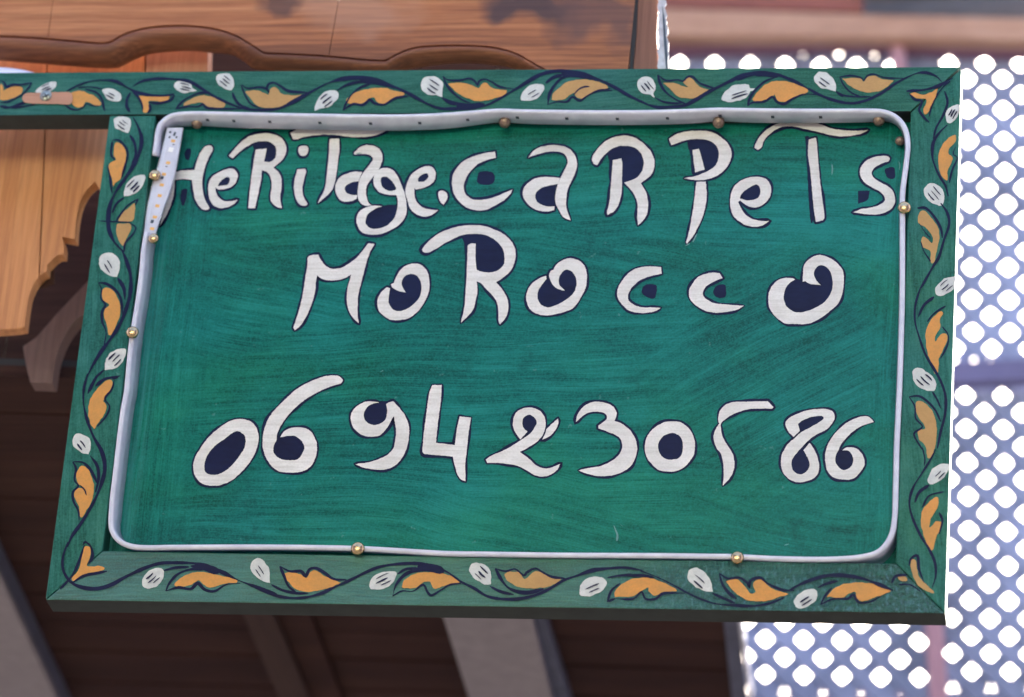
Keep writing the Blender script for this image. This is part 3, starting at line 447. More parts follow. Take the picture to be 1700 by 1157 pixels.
  [(5, "225,0 195,80 185,150 200,220 250,285 330,320 430,328 530,300 640,240 760,185 870,150 980,145 1100,148 1200,165 1320,215 1430,270 1540,310"), (3.4, "330,0 370,10 395,60 395,110 370,150"), (4, "340,20 300,140 250,240 170,330"), (4.2, "250,290 330,240 420,220 500,205"), (4.2, "900,200 980,180 1080,175"), (5, "915,345 940,290 1000,225 1100,190 1220,190"), (9, "1090,168 1190,178 1290,212"), (4.2, "915,345 1000,320 1090,330 1140,290 1190,335 1260,345 1340,300 1440,290"), (4, "1490,295 1600,330 1700,368")]),
 ('left', 'S6', [('o', "410,400 415,330 445,308 480,330 505,380 505,430 490,490 470,580 420,620 405,650* 395,580 370,510 375,470 410,450 430,440"), ('d', "575,778* 550,790 500,830 460,880 445,910 480,918 550,912 570,870"), ('d', "440,935 490,928 530,930 545,960 530,1010 500,1060 490,1100 470,1090 435,1020")],
  ["412,160 420,120 470,108 520,118 545,150 535,210 515,235 470,215 430,200", "492,722* 495,660 530,600 590,562 650,560 645,610 610,670 550,710"],
  [(5.5, "560,115 600,190 625,280 610,380 570,470 500,580 430,680 385,780 370,880 375,980 420,1080 490,1150"), (4.4, "535,250 570,310 580,400 550,470"), (3.8, "400,290 450,290 500,340 520,400 500,480 470,580"), (3.6, "400,300 390,400 420,440"), (3.4, "360,480 380,560 390,650 400,700"), (3.8, "490,730 430,780 400,850"), (3.6, "600,740 520,790 470,850 430,910"), (3.4, "600,740 575,790"), (3.6, "540,930 580,960 560,1010 500,1080 490,1150"), (2.0, "300,910 380,915 470,918 540,922")]),
 ('left', 'S7', [('o', "415,380 440,358 480,368 520,410 550,480 550,570 520,650 495,715 465,718 450,640 428,570 440,520 470,490 430,460 412,420")],
  ["390,170 400,120 440,92 500,98 545,140 548,200 530,280* 470,265 410,220", "435,990* 440,930 470,870 530,832 590,828 600,860 570,930 520,975"],
  [(5.5, "510,10 570,80 610,180 635,280 630,400 600,520 550,640 480,750 400,860 340,960 290,1060"), (4.2, "535,285 580,360 590,450"), (4.2, "385,320 450,330 520,380 560,450 570,560"), (3.5, "385,320 410,370 405,440 440,490 415,540 415,620 445,700 430,800"), (4, "430,990 370,1050 320,1157"), (3.4, "540,1050 490,1060")]),
 ('left', 'S8', [('o', "485,45 450,45 390,100 345,170 335,250 345,310 370,352 395,320 430,270 452,220 440,190 428,175 450,140 480,95"), ('o', "270,620 290,590 330,610 360,670 370,740 350,830 320,880 300,918 280,915 275,860 248,800 250,750 280,732 310,745 320,770 300,735 270,700 258,660")],
  ["232,430 250,395 290,388 335,410 350,450 345,490 335,522* 290,505 245,470"],
  [(5.5, "330,0 305,100 305,200 330,310 370,410 420,500 440,600 420,700 370,820 300,940 230,1040 200,1110"), (3.2, "400,0 350,80 330,130"), (3.8, "540,15 440,35 380,80"), (3.8, "500,40 485,100 440,160 470,210 450,270 390,340"), (5.5, "345,525 390,590 400,670 380,760"), (4.2, "235,565 300,570 350,620 390,700"), (3.8, "235,565 255,610 245,680 270,720 235,760 240,820 270,880 275,940"), (2, "280,715 310,745 322,780"), (4, "300,1100 315,1075 340,1100")]),
]
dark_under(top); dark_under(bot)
RL = {'top': (top, 0), 'bot': (bot, 0), 'left': (left, .0012), 'right': (right, .0008)}
STK = {k: [] for k in RL}; TICK = {k: [] for k in RL}
for rn, ci, leaves, buds, strokes in ORN:
    par, y0 = RL[rn]; cr = CR[ci]
    for t, c in leaves: fill([smooth_closed(parse(c, cr))], y0 - lay(.00050), 'painted_leaf', M['orange' if t == 'o' else 'ochre'], par, .8)
    for c in buds:
        pts = smooth_closed(parse(c, cr)); fill([pts], y0 - lay(.00050), 'painted_bud', M['budwhite'], par, .8)
        n = len(pts); mx_ = sum(p[0] for p in pts) / n; my_ = sum(p[1] for p in pts) / n
        xx = sum((p[0] - mx_) ** 2 for p in pts) / n; yy = sum((p[1] - my_) ** 2 for p in pts) / n; xy = sum((p[0] - mx_) * (p[1] - my_) for p in pts) / n
        th = .5 * math.atan2(2 * xy, xx - yy); a = math.sqrt(max(xx, yy)) * 1.3; b = math.sqrt(min(xx, yy)) * 1.35
        for q in (-1, 0, 1):
            f1 = random.uniform(.42, .62); off = q * b * .42 + random.uniform(-.5, .5); sh = random.uniform(-.15, .15) * a
            ex, ey = math.cos(th), math.sin(th); bend = random.uniform(-1, 1)
            if q == random.choice((-1, 9, 9)): continue
            TICK[rn].append(([(mx_ + ex * (s_ * a * f1 + sh) - ey * (off + bend * (1 - s_ * s_)), my_ + ey * (s_ * a * f1 + sh) + ex * (off + bend * (1 - s_ * s_))) for s_ in (-1, -.6, -.2, .2, .6, 1)], random.uniform(1.7, 2.6), False))
    for w, c in strokes: STK[rn].append((smooth_open(parse(c, cr)), w, False))
for rn, (par, y0) in RL.items():
    ribbons(STK[rn], y0 - .0012, 'painted_vine', M['navy'], par); tag(ribbons(TICK[rn], y0 - .0022, 'bud_marks', M['navy'], par), kind='stuff')
fill([smooth_closed(parse("160,300 190,275 300,272 400,268 500,272 500,348 400,350 200,345 160,320", CR['T1']))], -.0023, 'bare_wood_patch', M['bare'], top)

for w, c in ((2.6, "1019,872 1022,880 1025,888 1024,898"), (1.6, "1150,402 1153,396 1157,388"), (2, "1145,404 1138,408"), (1.6, "1492,268 1494,274 1493,282"), (2.2, "646,958 647,972 649,988"), (1.5, "1381,272 1382,280 1381,290"), (1.8, "560,283 564,286 569,284"), (2.2, "632,617 636,615"), (1.4, "1030,870 1034,874"), (1.8, "1302,905 1310,903"), (1.8, "590,255 600,254")):
    ribbons([(smooth_open(parse(c)), w, False)], REC - .0011, 'paint_scratch', M['scratch'], sign)
# ------------------------------------------------------------------ rope light
light = empty('led_light_strip', P(850, 900, 0), 'milky plastic LED light strip running round the inside edge of the sign frame', 'light strip')
front = [(255.6, 257.5), (258, 240), (260.5, 222), (264, 208), (271, 199), (280, 192), (292, 188), (323, 186), (400, 187), (520, 189.5), (640, 191), (700, 190), (740, 188), (790, 184.5), (830, 182), (870, 183), (940, 184), (1000, 184.5), (1080, 184), (1150, 182), (1190, 180.5), (1240, 181), (1340, 182), (1440, 182), (1466, 184), (1484, 191), (1497, 203), (1505, 220), (1507.5, 243), (1505, 270), (1501, 300), (1498.5, 326), (1498.5, 367), (1498.5, 440), (1498, 500), (1496.5, 560), (1494, 634), (1491.5, 690), (1489, 744), (1488, 790), (1486, 850), (1481, 882), (1470, 903), (1453, 917), (1425, 924), (1390, 927.5), (1350, 928.5), (1280, 927), (1224, 924), (1180, 923.5), (1114, 922.5), (1020, 922), (920, 921.5), (817, 920), (747, 919), (700, 916.5), (660, 914), (594, 910.5), (500, 908.5), (400, 908), (295, 908.5), (240, 909), (215, 906), (198, 898), (187, 885), (183, 868), (185, 830), (190, 788), (196, 735), (203, 680), (209, 646), (215, 583), (221, 540), (229, 490), (234, 450), (237, 415), (242, 385)]
def backof(i):
    x, y = front[i]; dx, dy = 5.5, 19
    if x < 262 and y < 262: dx, dy = 14, 4
    elif y < 215 and x < 1480: dx, dy = 3.5, 20 + (3 if 350 < x < 780 else -3 if 820 < x < 860 or 1180 < x < 1210 else 0) - max(0, (x - 1200) / 130)
    elif x > 1460 and y < 880: dx, dy = -2.0, 6
    elif x > 1395 and y > 870: dx, dy = 6, 17
    elif y > 895: dx, dy = 2, 3
    elif x < 250: dx, dy = 15.5, 2
    return (x + dx, y + dy)
def sweep(name, fr, bk, yf, yb, w, mat, parent):
    vs = []; fs = []; n = len(fr); prof = []
    for i in range(n):
        a, b = fr[max(0, i - 1)], fr[min(n - 1, i + 1)]
        yi = yb - .011 * max(0, min(1, (222 - fr[i][1]) / 20)) * max(0, min(1, (fr[i][0] - 262) / 15)); A, B_ = P(*a, yf), P(*b, yf); t = (B_ - A).normalized(); f = P(*fr[i], yf); k_ = P(*bk[i], yi)
        d = (k_ - f); nn = t.cross(d).normalized(); dn = d.normalized(); h = w / 2; Ld = d.length
        ring = []
        for ang in range(0, 181, 30):          # rounded front
            r_ = math.radians(ang); ring.append(f + nn * (h * math.cos(r_)) + dn * (h - h * math.sin(r_)))
        ring += [f + dn * (Ld * .5) - nn * h * .82, k_ - nn * h * .9, k_ + nn * h * .9, f + dn * (Ld * .5) + nn * h * .82]
        vs += ring
    m_ = len(vs) // n
    for i in range(n - 1):
        for j in range(m_):
            fs.append((i * m_ + j, i * m_ + (j + 1) % m_, (i + 1) * m_ + (j + 1) % m_, (i + 1) * m_ + j))
    fs += [tuple(range(m_)), tuple(reversed(range((n - 1) * m_, n * m_)))]
    return fixn(mesh(name, vs, fs, mat, parent, True))
fr2 = smooth_open([(x, y, False) for x, y in front], 5)
idx = [min(range(len(front)), key=lambda j: math.dist(front[j], p)) for p in fr2]
bk2 = [tuple(a + (b - c) for a, b, c in zip(p, backof(i), front[i])) for p, i in zip(fr2, idx)]
for _ in range(4):
    df = [(b[0] - a[0], b[1] - a[1]) for a, b in zip(fr2, bk2)]
    df = [tuple(sum(df[min(max(i + q, 0), len(df) - 1)][c] for q in (-3, -2, -1, 0, 1, 2, 3)) / 7 for c in (0, 1)) for i in range(len(df))]
    bk2 = [(a[0] + d[0], a[1] + d[1]) for a, d in zip(fr2, df)]
sweep('tube', fr2, bk2, -.007, REC - .0015, .0074, M['tube'], light)
# twisted end of the strip that shows its circuit tape
le = [(277, 212), (269, 245), (261, 276), (255, 296), (249.5, 316), (244.5, 337), (241, 357), (238, 388), (236, 402)]
re = [(305, 212), (299.5, 245), (294, 276), (290.5, 291), (287, 306), (281, 325), (274, 342), (263, 376), (255, 402)]
vs = []; fs = []
for a, b in zip(le, re):
    for t, dy in ((0, .004), (.06, 0), (.94, 0), (1, .004), (1, .009), (0, .009)): vs.append(P(a[0] + (b[0] - a[0]) * t, a[1] + (b[1] - a[1]) * t, .006 + dy))
for i in range(len(le) - 1):
    for j in range(6): fs.append((i * 6 + j, i * 6 + (j + 1) % 6, (i + 1) * 6 + (j + 1) % 6, (i + 1) * 6 + j))
fs += [(0, 1, 2, 3, 4, 5), tuple(reversed(range(len(vs) - 6, len(vs))))]
fixn(mesh('flat_tube_end', vs, fs, M['tube'], light, False))
def Lp(t):                                     # centre line of the twisted end, t in 0..1
    k_ = t * (len(le) - 1); i = min(int(k_), len(le) - 2); f_ = k_ - i
    q = lambda s: tuple(s[i][c] + (s[i + 1][c] - s[i][c]) * f_ for c in (0, 1)); return q(le), q(re)
vs = []; fs = []
for i in range(13):
    a, b = Lp(i / 12 * .97)
    for t in (.26, .82): vs.append(P(a[0] + (b[0] - a[0]) * t, a[1] + (b[1] - a[1]) * t, .0052))
for i in range(12): fs.append((2 * i, 2 * i + 2, 2 * i + 3, 2 * i + 1))
tape = mesh('circuit_tape', vs, fs, M['circuit'], light)
def chip(px, py, w, h, mat, nm='led_chip', par=tape, y=.0045, ang=.2):
    c_ = P(px, py, y); ca, sa = math.cos(ang), math.sin(ang); q = []
    for sx, sz in ((-1, -1), (1, -1), (1, 1), (-1, 1)):
        q.append(c_ + Vector(((sx * w * ca + sz * h * sa) / 2, 0, (-sx * w * sa + sz * h * ca) / 2)))
    return prism(nm, q, [p + Vector((0, .0006, 0)) for p in q], mat, par)
for cx, cy in ((228, 355), (188, 530), (155, 622), (138, 707), (121, 793), (102, 875), (82, 965), (60, 1058)): chip(240 + cx / 4.8219, 160 + cy / 4.8219, .0058, .0042, M['chip'])
chip(240 + 210 / 4.8219, 160 + 425 / 4.8219, .007, .007, M['chipw'], 'resistor')
for cx, cy, w, h in ((140, 650, .0042, .0045), (205, 285, .003, .003), (240, 300, .003, .006), (200, 325, .0025, .003), (60, 1000, .004, .005), (255, 325, .0025, .003), (232, 385, .003, .0012), (175, 560, .003, .0012)):
    chip(240 + cx / 4.8219, 160 + cy / 4.8219, w, h, M['speck'], 'solder_pad')
for px in (342, 390, 447, 530, 612, 694, 777.6, 860, 941, 1023.6, 1106, 1195, 1279, 1362):   # chips seen through the underside of the tube
    i = min(range(len(fr2)), key=lambda j: abs(fr2[j][0] - px) + (1000 if fr2[j][1] > 300 else 0)); f, b = fr2[i], bk2[i]
    a = P(f[0] + (b[0] - f[0]) * .42, f[1] + (b[1] - f[1]) * .42 + 0, -.007 + (REC - .0125 + .007) * .42)
    vs = [a + Vector((dx, dy * 1.0, -.0042 - dz)) for dz in (0, .0006) for dx, dy in ((-.0022, -.003), (.0022, -.003), (.0022, .003), (-.0022, .003))]
    fixn(mesh('led_chip', vs, [(0, 1, 2, 3), (7, 6, 5, 4), (0, 1, 5, 4), (1, 2, 6, 5), (2, 3, 7, 6), (3, 0, 4, 7)], M['speck'], light))

# ------------------------------------------------------------------ nails
def dome(name, c_, r, mat, axis=Vector((0, -1, 0)), hgt=.75):
    vs = []; fs = []; q = axis.to_track_quat('Z', 'Y'); N = 20; K = 7
    for k_ in range(K):
        a = k_ / K * math.pi / 2
        for j in range(N):
            t = j / N * 2 * math.pi; vs.append(q @ Vector((r * math.cos(a) * math.cos(t), r * math.cos(a) * math.sin(t), r * hgt * math.sin(a))))
    vs.append(q @ Vector((0, 0, r * hgt)))
    for k_ in range(K - 1):
        for j in range(N): fs.append((k_ * N + j, k_ * N + (j + 1) % N, (k_ + 1) * N + (j + 1) % N, (k_ + 1) * N + j))
    for j in range(N): fs.append(((K - 1) * N + j, (K - 1) * N + (j + 1) % N, K * N))
    for j in range(N): vs.append(q @ Vector((r * .25 * math.cos(j / N * 6.2832), r * .25 * math.sin(j / N * 6.2832), -.014)))
    o = K * N + 1
    for j in range(N): fs.append((j, o + j, o + (j + 1) % N, (j + 1) % N))
    ob = mesh(name, [v + c_ for v in vs], fs, mat, None, True); fixn(ob); return ob
nails = [((257, 291), .0085, 'brass', 0, 'brass nail beside the twisted end of the light strip, upper of the pair'), ((255, 396), .0076, 'brass', -.004, 'brass nail where the flat circuit tape turns back into the tube'),
         ((220, 552), .0090, 'brass', -.012, 'brass nail on the left upright of the frame, halfway down'), ((594, 911), .0096, 'brass', -.010, 'large brass nail on the bottom run of the strip under the digit 9'),
         ((1224, 926), .0090, 'brass', -.010, 'brass nail on the bottom run of the strip under the digit 5'), ((1501.5, 345), .0092, 'brass', -.010, 'brass nail on the right run of the strip beside the small s'),
         ((1193, 203), .0084, 'brassdull', .014, 'tarnished nail under the top strip above the capital P'), ((838, 203), .0082, 'brassdull', .014, 'rusty brown nail under the top strip above the capital C'),
         ((1459, 200), .0082, 'brassdull', .014, 'tarnished nail under the top strip near the top right corner'), ((327, 205), .0080, 'brassdull', .014, 'rusty nail under the top strip near the top left corner'),
         ((1494, 234), .0066, 'brassdull', .02, 'small brown nail half hidden behind the rounded right corner of the strip')]
for (px, py), r, mt, Y, lab in nails:
    o = dome('brass_nail', P(px, py, Y), r, M[mt], Vector((0, -1, 0)) if mt == 'brass' else Vector((.05, -.75, -.65)).normalized()); tag(o, lab, 'nail', 'brass nails holding the light strip')
scr = dome('cross_head_screw', P(76, 159, -.0023), .0088, M['steel'], Vector((0, -1, 0)), .35); tag(scr, 'silver cross-head screw driven through the bare patch of the top beam', 'screw')
for a in (.5, .5 + math.pi / 2):
    c_ = P(76, 159, -.0056); d = Vector((math.cos(a), 0, math.sin(a))); n_ = Vector((-d.z, 0, d.x))
    q = [c_ + d * .0045 + n_ * .0009, c_ + d * .0045 - n_ * .0009, c_ - d * .0045 - n_ * .0009, c_ - d * .0045 + n_ * .0009]
    prism('screw_slot', q, [p + Vector((0, .002, 0)) for p in q], M['dark'], scr)

# ------------------------------------------------------------------ carved valance above and behind the sign
VY = .07
gro = smooth_open(parse("-30,58 0,58.3 40,60 79,62.6 120,66 141.6,68.2 171,69.8 184.5,67.5* 207.5,54.3 243.7,44.5 283,41.2 316,41.2 355.7,46 388.7,56 415,70.8 438,86.3* 487.5,88.3 543,91.5 609,97.7 640,99.2* 660.5,87.5 689.6,77.3 733.4,74 777,74 821,77.3 857.4,87.5 883,102 908.5,116 930,128* 1000,131 1052,134"), 6)
bo = smooth_open(parse("-30,96 0,99 49,103 99,107 148,110.3 178,111 191,109.7* 211,99 230.6,90.6 250,86.3 280,83.3 306,82.3 339,85 379,89 405,102 418,113.6* 470,118 543,122 600,128 640,130* 664,116 704,107.6 755,103 799,104 846.5,111 880,125 905,148* 1000,152 1052,155"), 6)
def yat(c, x):
    for a, b in zip(c, c[1:]):
        if a[0] <= x <= b[0]: return a[1] + (b[1] - a[1]) * (x - a[0]) / max(1e-6, b[0] - a[0])
    return c[-1][1] if x > c[-1][0] else c[0][1]
val = empty('carved_valance', P(500, 60, VY), 'varnished wooden valance with a wavy moulded lower edge above the sign', 'valance')
segs = [(-30, -30, 79.3, 92), (80.3, 93, 545, 569.5), (546.2, 570.7, 1041, 1058)]       # bottom x0, top x0, bottom x1, top x1 (px)
for x0b, x0t, x1b, x1t in segs:
    if x0b == -30: x0b, x0t, x1b, x1t = -30, -30, 79.3, 92
    N = 60; XS = [x0b + (x1b - x0b) * i / N for i in range(N + 1)]; XT = [x0t + (x1t - x0t) * i / N for i in range(N + 1)]
    lo = [(x, yat(gro, x)) for x in XS]; hi = [(x, -40) for x in reversed(XT)]
    poly = lo + hi
    prism('valance_board', [P(x, y, VY) for x, y in poly], [P(x, y, VY) + Vector((0, .022, 0)) for x, y in poly], M['valance'], val, .0015)
N = 260; vs = []; fs = []; XS = [-30 + 1082 * i / N for i in range(N + 1)]; K = 12
for x in XS:
    a, b = P(x, yat(gro, x) + 2.8, VY), P(x, yat(bo, x), VY)
    h = a.z - b.z
    for k_ in range(K + 1):
        if k_ == 0: vs.append(Vector((a.x, VY + .016, a.z)))
        else:
            ang = (k_ - 1) / (K - 1) * math.pi / 2; y0_, y1_ = yat(gro, x) + 2.8, yat(bo, x)
            vs.append(P(x, y0_ + (y1_ - y0_) * (.02 + .98 * ((k_ - 1) / (K - 1)) ** .85), VY - .003 + (1 - math.cos(ang)) * .030))
    q_ = vs[-1]; vs.append(Vector((q_.x, q_.y + .025, q_.z + .012)))
w_ = K + 2
for i in range(N):
    for k_ in range(w_ - 1): fs.append((i * w_ + k_, (i + 1) * w_ + k_, (i + 1) * w_ + k_ + 1, i * w_ + k_ + 1))
fixn(mesh('wavy_moulding', vs, fs, M['mould'], val, True))
# corner post with its torn white facing
post = empty('corner_post', P(1070, 100, .1), 'reddish brown corner post with torn white veneer at the right end of the valance', 'post')
def flat(pts, Y, d, nm, mat, par, bev=0): return prism(nm, [P(x, y, Y) for x, y in pts], [P(x, y, Y) + Vector((0, d, 0)) for x, y in pts], mat, par, bev)
flat([(1049, -40), (1052, 60), (1046, 135), (1050, 160), (1100, 160), (1090, 60), (1096, -40)], VY + .004, .05, 'post_board', M['post'], post, .002)
flat([(1061, -40), (1056, 60), (1046, 160), (1043, 160), (1048, 60), (1054, -40)], VY + .001, .003, 'dark_crack', M['dark'], post)
random.seed(3)
e1 = [(1091 + 3 * random.random() + y * .0, y) for y in range(-40, 165, 6)]; e2 = [(1103 + (y + 40) * .045 + random.uniform(-2.2, 2.2) * (1 if y > 0 else .3), y) for y in range(160, -42, -5)]
flat(e1 + e2, VY - .002, .004, 'torn_veneer', M['pale'], post)
flat([(1099, 5), (1103, 30), (1107, 75), (1110, 120), (1106, 120), (1102, 70)], VY - .004, .0015, 'veneer_split', M['speck'], post)
M['facing'] = M['pale']

# pine planks behind, with the jigsawn lower edge
PY = .15
pl = empty('pine_plank_screen', P(80, 300, PY), 'orange pine planks with a jigsawn scalloped lower edge left of the sign', 'planks')
def sc4(s): return smooth_open(parse(s, (0, 180, 2.315)), 4)
edge = sc4("420,345 400,335 385,312 365,280* 335,310 312,350 298,400 291,450 288,502* 262,497 238,492* 246,530 244,562* 225,562 212,570 180,602* 178,628 165,632 150,645*")
edge2 = sc4("150,645* 130,675 112,720 102,780 94,840* 60,846 0,850 -40,852")
poly2 = [(240, 60)] + [(240, 345)] + edge + [(66.2, 458), (74.5, 260), (80.5, 60)]
flat(poly2, PY, .022, 'plank', M['pine'], pl, .001)
flat([(78.5, 60), (72.5, 260), (63.8, 462)] + edge2[1:] + [(-17, 60)], PY, .022, 'plank', M['pine'], pl, .001)
flat([(242.5, 60), (346, 60), (343, 200), (242.5, 200)], PY - .006, .03, 'plank', M['pinered'], pl, .001)
flat([(60, 60), (90, 60), (90, 470), (60, 480)], PY + .0225, .004, 'backing_batten', M['darkwood'], pl)
flat([(230, 60), (250, 60), (250, 330), (230, 330)], PY + .0225, .004, 'backing_batten', M['darkwood'], pl)
pl2 = empty('shaded_plank', P(90, 600, .32), 'brown shaped plank behind the orange planks, its shadow put into the colour', 'plank')
p2 = [(38, 575), (42, 600), (50, 634.5), (82.5, 636)] + sc4("200,1055* 215,960 245,880 285,820 325,790 380,760 420,740") + [(200, 420), (150, 462), (95, 520), (60, 560)]  # upper part cut away so the dark wall shows there as shade
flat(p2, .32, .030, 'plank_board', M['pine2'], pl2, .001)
sh = empty('white_lamp_shade', P(-20, 140, .06), 'white enamel lamp shade rim showing above the beam at the far left', 'lamp shade')
c_ = P(-25, 175, .055); vs = []; fs = []; N = 48; K = 12; Rx = math.dist(P(-25, 175, .055), P(118, 175, .055)); Rz = P(-25, 102, .055).z - c_.z
for k_ in range(K + 1):
    a = k_ / K * math.pi / 2
    for j in range(N):
        t = j / N * 2 * math.pi; vs.append(c_ + Vector((Rx * math.cos(a) * math.cos(t), .02 + .03 * math.cos(a) * math.sin(t), Rz * math.sin(a))))
for k_ in range(K):
    for j in range(N): fs.append((k_ * N + j, k_ * N + (j + 1) % N, (k_ + 1) * N + (j + 1) % N, (k_ + 1) * N + j))
fixn(mesh('shade', vs, fs, M['whiteshade'], sh, True))

bw = empty('back_wall_boards', P(500, 300, .46), 'dark stained board wall in shadow behind the planks and valance', 'wall')
xw0, xw1 = P(-90, 400, .46).x, P(1086, 60, .46).x
for i in range(9):
    a = xw0 + i * (xw1 - xw0) / 9
    box2('wall_board', (a, .46, P(300, 640, .46).z + .002), (a + (xw1 - xw0) / 9 - .0015, .485, P(300, -60, .46).z), M['darkwood'], bw, .002)
# ------------------------------------------------------------------ dark boarded ceiling behind and below
ZC = P(300, 640, .42).z
ceil = empty('boarded_ceiling', PZ(600, 1000, ZC), 'dark brown boarded ceiling under the balcony behind the sign', 'ceiling')
rows = [632, 694, 768, 835, 893, 944, 993, 1040, 1086, 1136, 1185, 1235]
def cpt(px, row, up=0):
    return PZ(px, row + (px - 300) * .030, ZC + up)
for i, (r0, r1) in enumerate(zip(rows, rows[1:])):
    dz = random.uniform(-.001, .001)
    q = [cpt(-60, r0 + .9), cpt(1222, r0 + .9), cpt(1222, r1 - .9), cpt(-60, r1 - .9)]
    q = [v + Vector((0, 0, dz)) for v in q]; prism('ceiling_board', q, [v + Vector((0, 0, .018)) for v in q], M['darkwood'], ceil, .0015)
q = [cpt(-70, 634), cpt(1226, 634), cpt(1226, 1260), cpt(-70, 1260)]
prism('ceiling_backing', [v + Vector((0, 0, .019)) for v in q], [v + Vector((0, 0, .03)) for v in q], M['dark'], ceil)
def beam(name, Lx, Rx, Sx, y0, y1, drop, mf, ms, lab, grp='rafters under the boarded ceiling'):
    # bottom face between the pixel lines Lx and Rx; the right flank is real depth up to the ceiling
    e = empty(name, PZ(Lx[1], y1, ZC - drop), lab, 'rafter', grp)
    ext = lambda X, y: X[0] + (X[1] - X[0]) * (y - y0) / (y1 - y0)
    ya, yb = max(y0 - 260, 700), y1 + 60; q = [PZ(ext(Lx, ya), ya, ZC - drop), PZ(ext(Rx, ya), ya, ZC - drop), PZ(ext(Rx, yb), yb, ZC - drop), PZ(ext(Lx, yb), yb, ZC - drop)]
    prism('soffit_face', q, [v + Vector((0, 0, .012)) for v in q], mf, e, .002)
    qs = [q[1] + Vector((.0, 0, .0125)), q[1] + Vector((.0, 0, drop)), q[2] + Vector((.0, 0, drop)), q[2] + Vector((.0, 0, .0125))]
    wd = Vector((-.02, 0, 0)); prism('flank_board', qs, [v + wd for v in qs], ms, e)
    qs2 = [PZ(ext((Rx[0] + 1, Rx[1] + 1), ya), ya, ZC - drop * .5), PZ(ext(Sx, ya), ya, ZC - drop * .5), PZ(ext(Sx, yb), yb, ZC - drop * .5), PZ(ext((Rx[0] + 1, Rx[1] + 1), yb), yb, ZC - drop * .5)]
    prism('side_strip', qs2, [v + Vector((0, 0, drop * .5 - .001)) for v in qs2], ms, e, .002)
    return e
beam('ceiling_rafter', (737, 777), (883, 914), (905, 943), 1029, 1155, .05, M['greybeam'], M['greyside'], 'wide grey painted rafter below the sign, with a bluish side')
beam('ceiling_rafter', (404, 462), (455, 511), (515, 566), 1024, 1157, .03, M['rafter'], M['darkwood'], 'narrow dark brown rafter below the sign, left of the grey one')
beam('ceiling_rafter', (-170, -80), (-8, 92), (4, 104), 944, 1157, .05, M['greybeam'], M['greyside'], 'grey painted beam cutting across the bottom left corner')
# frayed pale end of the ceiling
fe = empty('ceiling_end_trim', PZ(1235, 1100, ZC - .02), 'frayed whitish trim at the right end of the dark ceiling', 'trim')
random.seed(5)
e1 = [(1219 + (y - 990) * .14, y) for y in range(980, 1230, 10)]; e2 = [(1231 + (y - 1030) * .14 + random.uniform(-2, 2), y) for y in range(1225, 975, -8)]
q = [PZ(x, y, ZC - .012) for x, y in e1 + e2]; prism('frayed_edge', q, [v + Vector((0, 0, .02)) for v in q], M['pale'], fe)
q = [PZ(x, y, ZC - .006) for x, y in ((1196, 980), (1219, 980), (1248, 1225), (1222, 1225))]; prism('trim_board', q, [v + Vector((0, 0, .005)) for v in q], M['greyside'], fe)

# ------------------------------------------------------------------ lattice screen, posts and beams farther back
def w3(v): return Vector((RT.dot(v), DP.dot(v), UP.dot(v)))
DL = 7.9
La = w3(Vector((0.00946619, 0.00015888, -0.00035568))) * DL; Lb = w3(Vector((-2.897e-05, -0.0085164, 0.0045466))) * DL
Lb = Lb - La * (La.dot(Lb) / La.length_squared); Lb = Lb.normalized() * La.length * 1.012
Ln = La.cross(Lb).normalized();
if Ln.y < 0: Ln = -Ln
LO = CAM + ray(1269.4, 1061) / F * DL
def LPX(px, py, off=0):                        # pixel -> point on the lattice plane
    r = ray(px, py); o = LO + Ln * off; return CAM + r * ((o - CAM).dot(Ln) / r.dot(Ln))
def uv(p): d = p - LO; return d.dot(La) / La.length_squared, d.dot(Lb) / Lb.length_squared
def lattice(region, anchor, lab, sw=.59):
    us = [uv(LPX(*p)) for p in region]; u0 = min(u for u, v in us); u1 = max(u for u, v in us); v0 = min(v for u, v in us); v1 = max(v for u, v in us)
    au, av = uv(LPX(*anchor)); e = empty('trellis', LPX(*region[0]), lab, 'trellis', 'wooden trellis panels'); half = sw / 2 / math.sqrt(2) * 1.0
    for s in (1, -1):
        k0 = int(min((u0 if s == 1 else u0) - (v1 if s == 1 else -v0), 0)) - 80
        for k_ in range(-90, 90):
            # hole centres sit where (u-au)-(v-av) and (u-au)+(v-av) are integers; strips run halfway between
            c = (au - s * av) + k_ + .5; pts = []
            # line u - s*v = c clipped to the rectangle
            for v in (v0, v1):
                u = c + s * v
                if u0 <= u <= u1: pts.append((u, v))
            for u in (u0, u1):
                v = (u - c) / s
                if v0 < v < v1: pts.append((u, v))
            if len(pts) < 2: continue
            (ua, va), (ub, vb) = pts[0], pts[-1]
            if abs(ua - ub) < .15: continue
            off = .004 if s == 1 else -.004
            jit = random.uniform(-.012, .012)
            d = (La * (ub - ua) + Lb * (vb - va)).normalized(); n_ = d.cross(Ln).normalized() * (La.length * half)
            A = LO + La * (ua + jit) + Lb * va + Ln * off; B_ = LO + La * (ub + jit) + Lb * vb + Ln * off
            q = [A + n_, A - n_, B_ - n_, B_ + n_]
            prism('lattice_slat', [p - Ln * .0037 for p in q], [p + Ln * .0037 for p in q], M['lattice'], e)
    return e
lattice([(1085, 55), (1492, 60), (1552, 1200), (1200, 1200)], (1269.4, 1061), 'lattice panel, its glare painted pale blue, left of the pink post, mostly hidden by the sign')
lattice([(1500, 60), (1735, 60), (1735, 598), (1500, 598)], (1635, 208.4), 'lattice panel, its glare painted pale blue, at upper right, above the violet rail')
lattice([(1540, 632), (1735, 632), (1735, 1200), (1570, 1200)], (1638.6, 910.7), 'lattice panel, its glare painted pale blue, at lower right, below the violet rail')
def lq(pts, off, d, nm, mat, par, bev=.004):
    q = [LPX(x, y, off) for x, y in pts]; return prism(nm, q, [p + Ln * d for p in q], mat, par, bev)
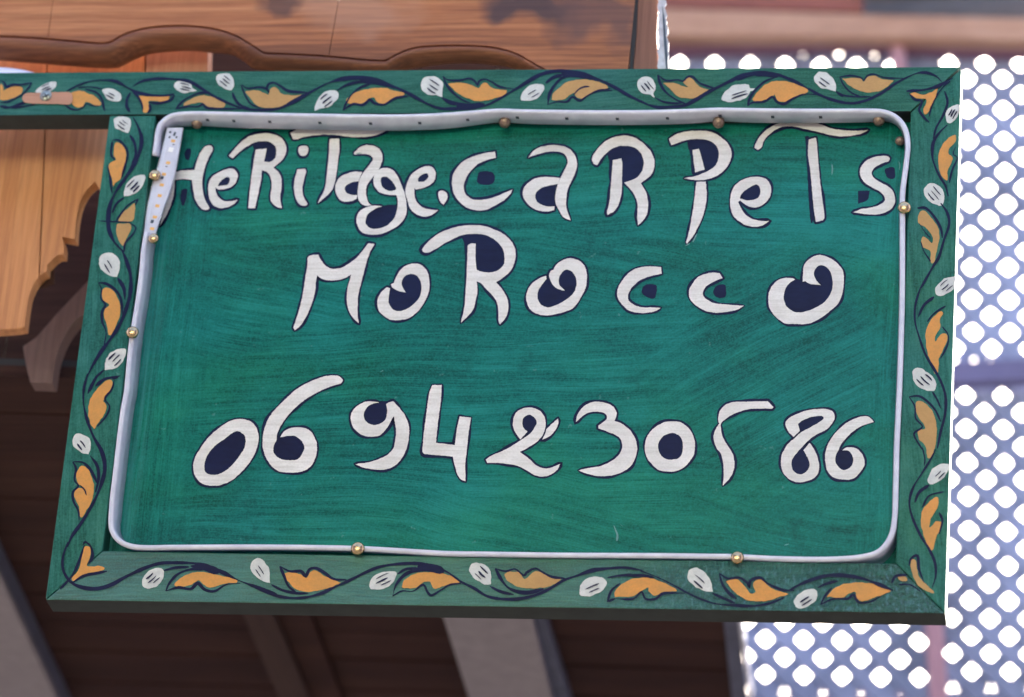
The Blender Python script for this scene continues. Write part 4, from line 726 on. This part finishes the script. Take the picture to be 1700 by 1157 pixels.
def lthing(nm, pts, off, d, mat, lab, cat):
    q = [LPX(x, y, off) for x, y in pts]; o = prism(nm, q, [p + Ln * d for p in q], mat, None, .004); return tag(o, lab, cat)
lthing('lattice_post', [(1477, 40), (1500, 40), (1577, 1200), (1547, 1200)], -.06, .04, M['pinkpost'], 'pinkish painted post running between the lattice panels', 'post')
lthing('lattice_rail', [(1560, 600), (1760, 592), (1760, 628), (1560, 636)], -.05, .03, M['rail2'], 'violet horizontal rail across the lattice at the right', 'rail')
lthing('lower_beam', [(1085, 56), (1740, 66), (1740, 88), (1400, 74), (1085, 82)], -.05, .04, M['far_mauve'], 'beam along the top of the lattice, its shadow painted mauve', 'beam')
lthing('tan_beam', [(1085, 12), (1480, 24), (1760, 30), (1760, 68), (1480, 62), (1085, 58)], -.09, .04, M['far_tan'], 'pale tan beam above the lattice', 'beam')
lthing('red_board', [(1085, -60), (1436, -60), (1432, 20), (1085, 11)], -.08, .04, M['far_red'], 'red-brown board at the top edge above the tan beam', 'board')
gb = empty('grey_eave_boards', LPX(1600, 20), 'slanting grey weathered eave boards at the top right corner', 'boards')
lq([(1085, -70), (1770, -70), (1770, 76), (1085, 76)], .02, .03, 'backing_board', M['greyboard'], gb)
for a, b, c, d in ((-80, -40, -40, -2), (-34, -20, 4, 18)):
    lq([(1436, a + 8), (1760, a - 2), (1760, b + 0), (1436, b + 12)], -.12 - a * .0002, .03, 'eave_board', M['greyboard'], gb)
# whatever stands beyond the lattice, low down
dw = [CAM + ray(x, y) / F * 12 for x, y in ((1150, 1146), (1760, 1136), (1760, 1500), (1150, 1500))]
o = prism('distant_wall', dw, [p + Vector((0, .3, 0)) for p in dw], M['distant']); tag(o, 'dim mauve wall beyond the foot of the lattice', 'wall')

# ------------------------------------------------------------------ street, with unseen houses and a blocker added to bounce or cut light
def box3(nm, a, b, mat): return box2(nm, a, b, mat)
gz = CAM.z - 1.6
tag(box3('ground', (-60, -60, gz - .2), (60, 60, gz), M['ground']), kind='structure')

house = empty('unseen_facing_house', (-5, -11, gz), 'unseen plastered house behind the camera, added to bounce light onto the sign', 'house')
box2('wall', (-16, -13, -1.2), (6, -11, 1.3), M['plaster'], house)  # unseen wall sized to bounce fill light onto the sign
box2('unseen_lower_blocker', (-16, -13, gz), (6, -11.05, -1.2), M['roofwood'], house)  # dark base added to cut light from below
for i in range(5):
    box2('window', (-14.5 + i * 4, -11.02, -.2), (-13.5 + i * 4, -10.97, 1.2), M['greyside'], house)
box2('unseen_upper_blocker', (-16, -13, 1.3), (14, -10.9, 4.3), M['roofwood'], house)  # unseen dark mass added to block low sky light
for x0, lab in ((5.0, 'unseen dark house added on the right to block low light'), (-9.0, 'unseen dark house added on the left to block low light')):
    hs = empty('unseen_side_house', (x0, -6, gz), lab, 'house'); box2('wall', (x0, -10.6, gz), (x0 + 4, -1.2, 5.5), M['distant'], hs); box2('door', (x0 - .03 if x0 > 0 else x0 + 3.99, -6, gz), (x0 + .01 if x0 > 0 else x0 + 4.03, -5, gz + 2), M['roofwood'], hs)  # unseen masses added to cut low light from the street sides
aw = box2('unseen_light_blocker', (-4.5, -3.4, 1.28), (.42, -1.6, 1.31), M['blocker']); tag(aw, 'unseen dark awning stretched over the street in front of the left half of the sign', 'blocker')  # unseen sheet added to shade the sign's left and darken its reflections
blk = empty('unseen_house_row', (0, 14, gz), 'unseen low house row beyond the lattice, added to block horizon light', 'house')
for i in range(4): box2('unseen_house_front', (-26 + i * 13, 14, gz), (-13.1 + i * 13, 20, 3.9 - (i % 2) * .5), M['distant'], blk)  # row added below the view to block the bright horizon
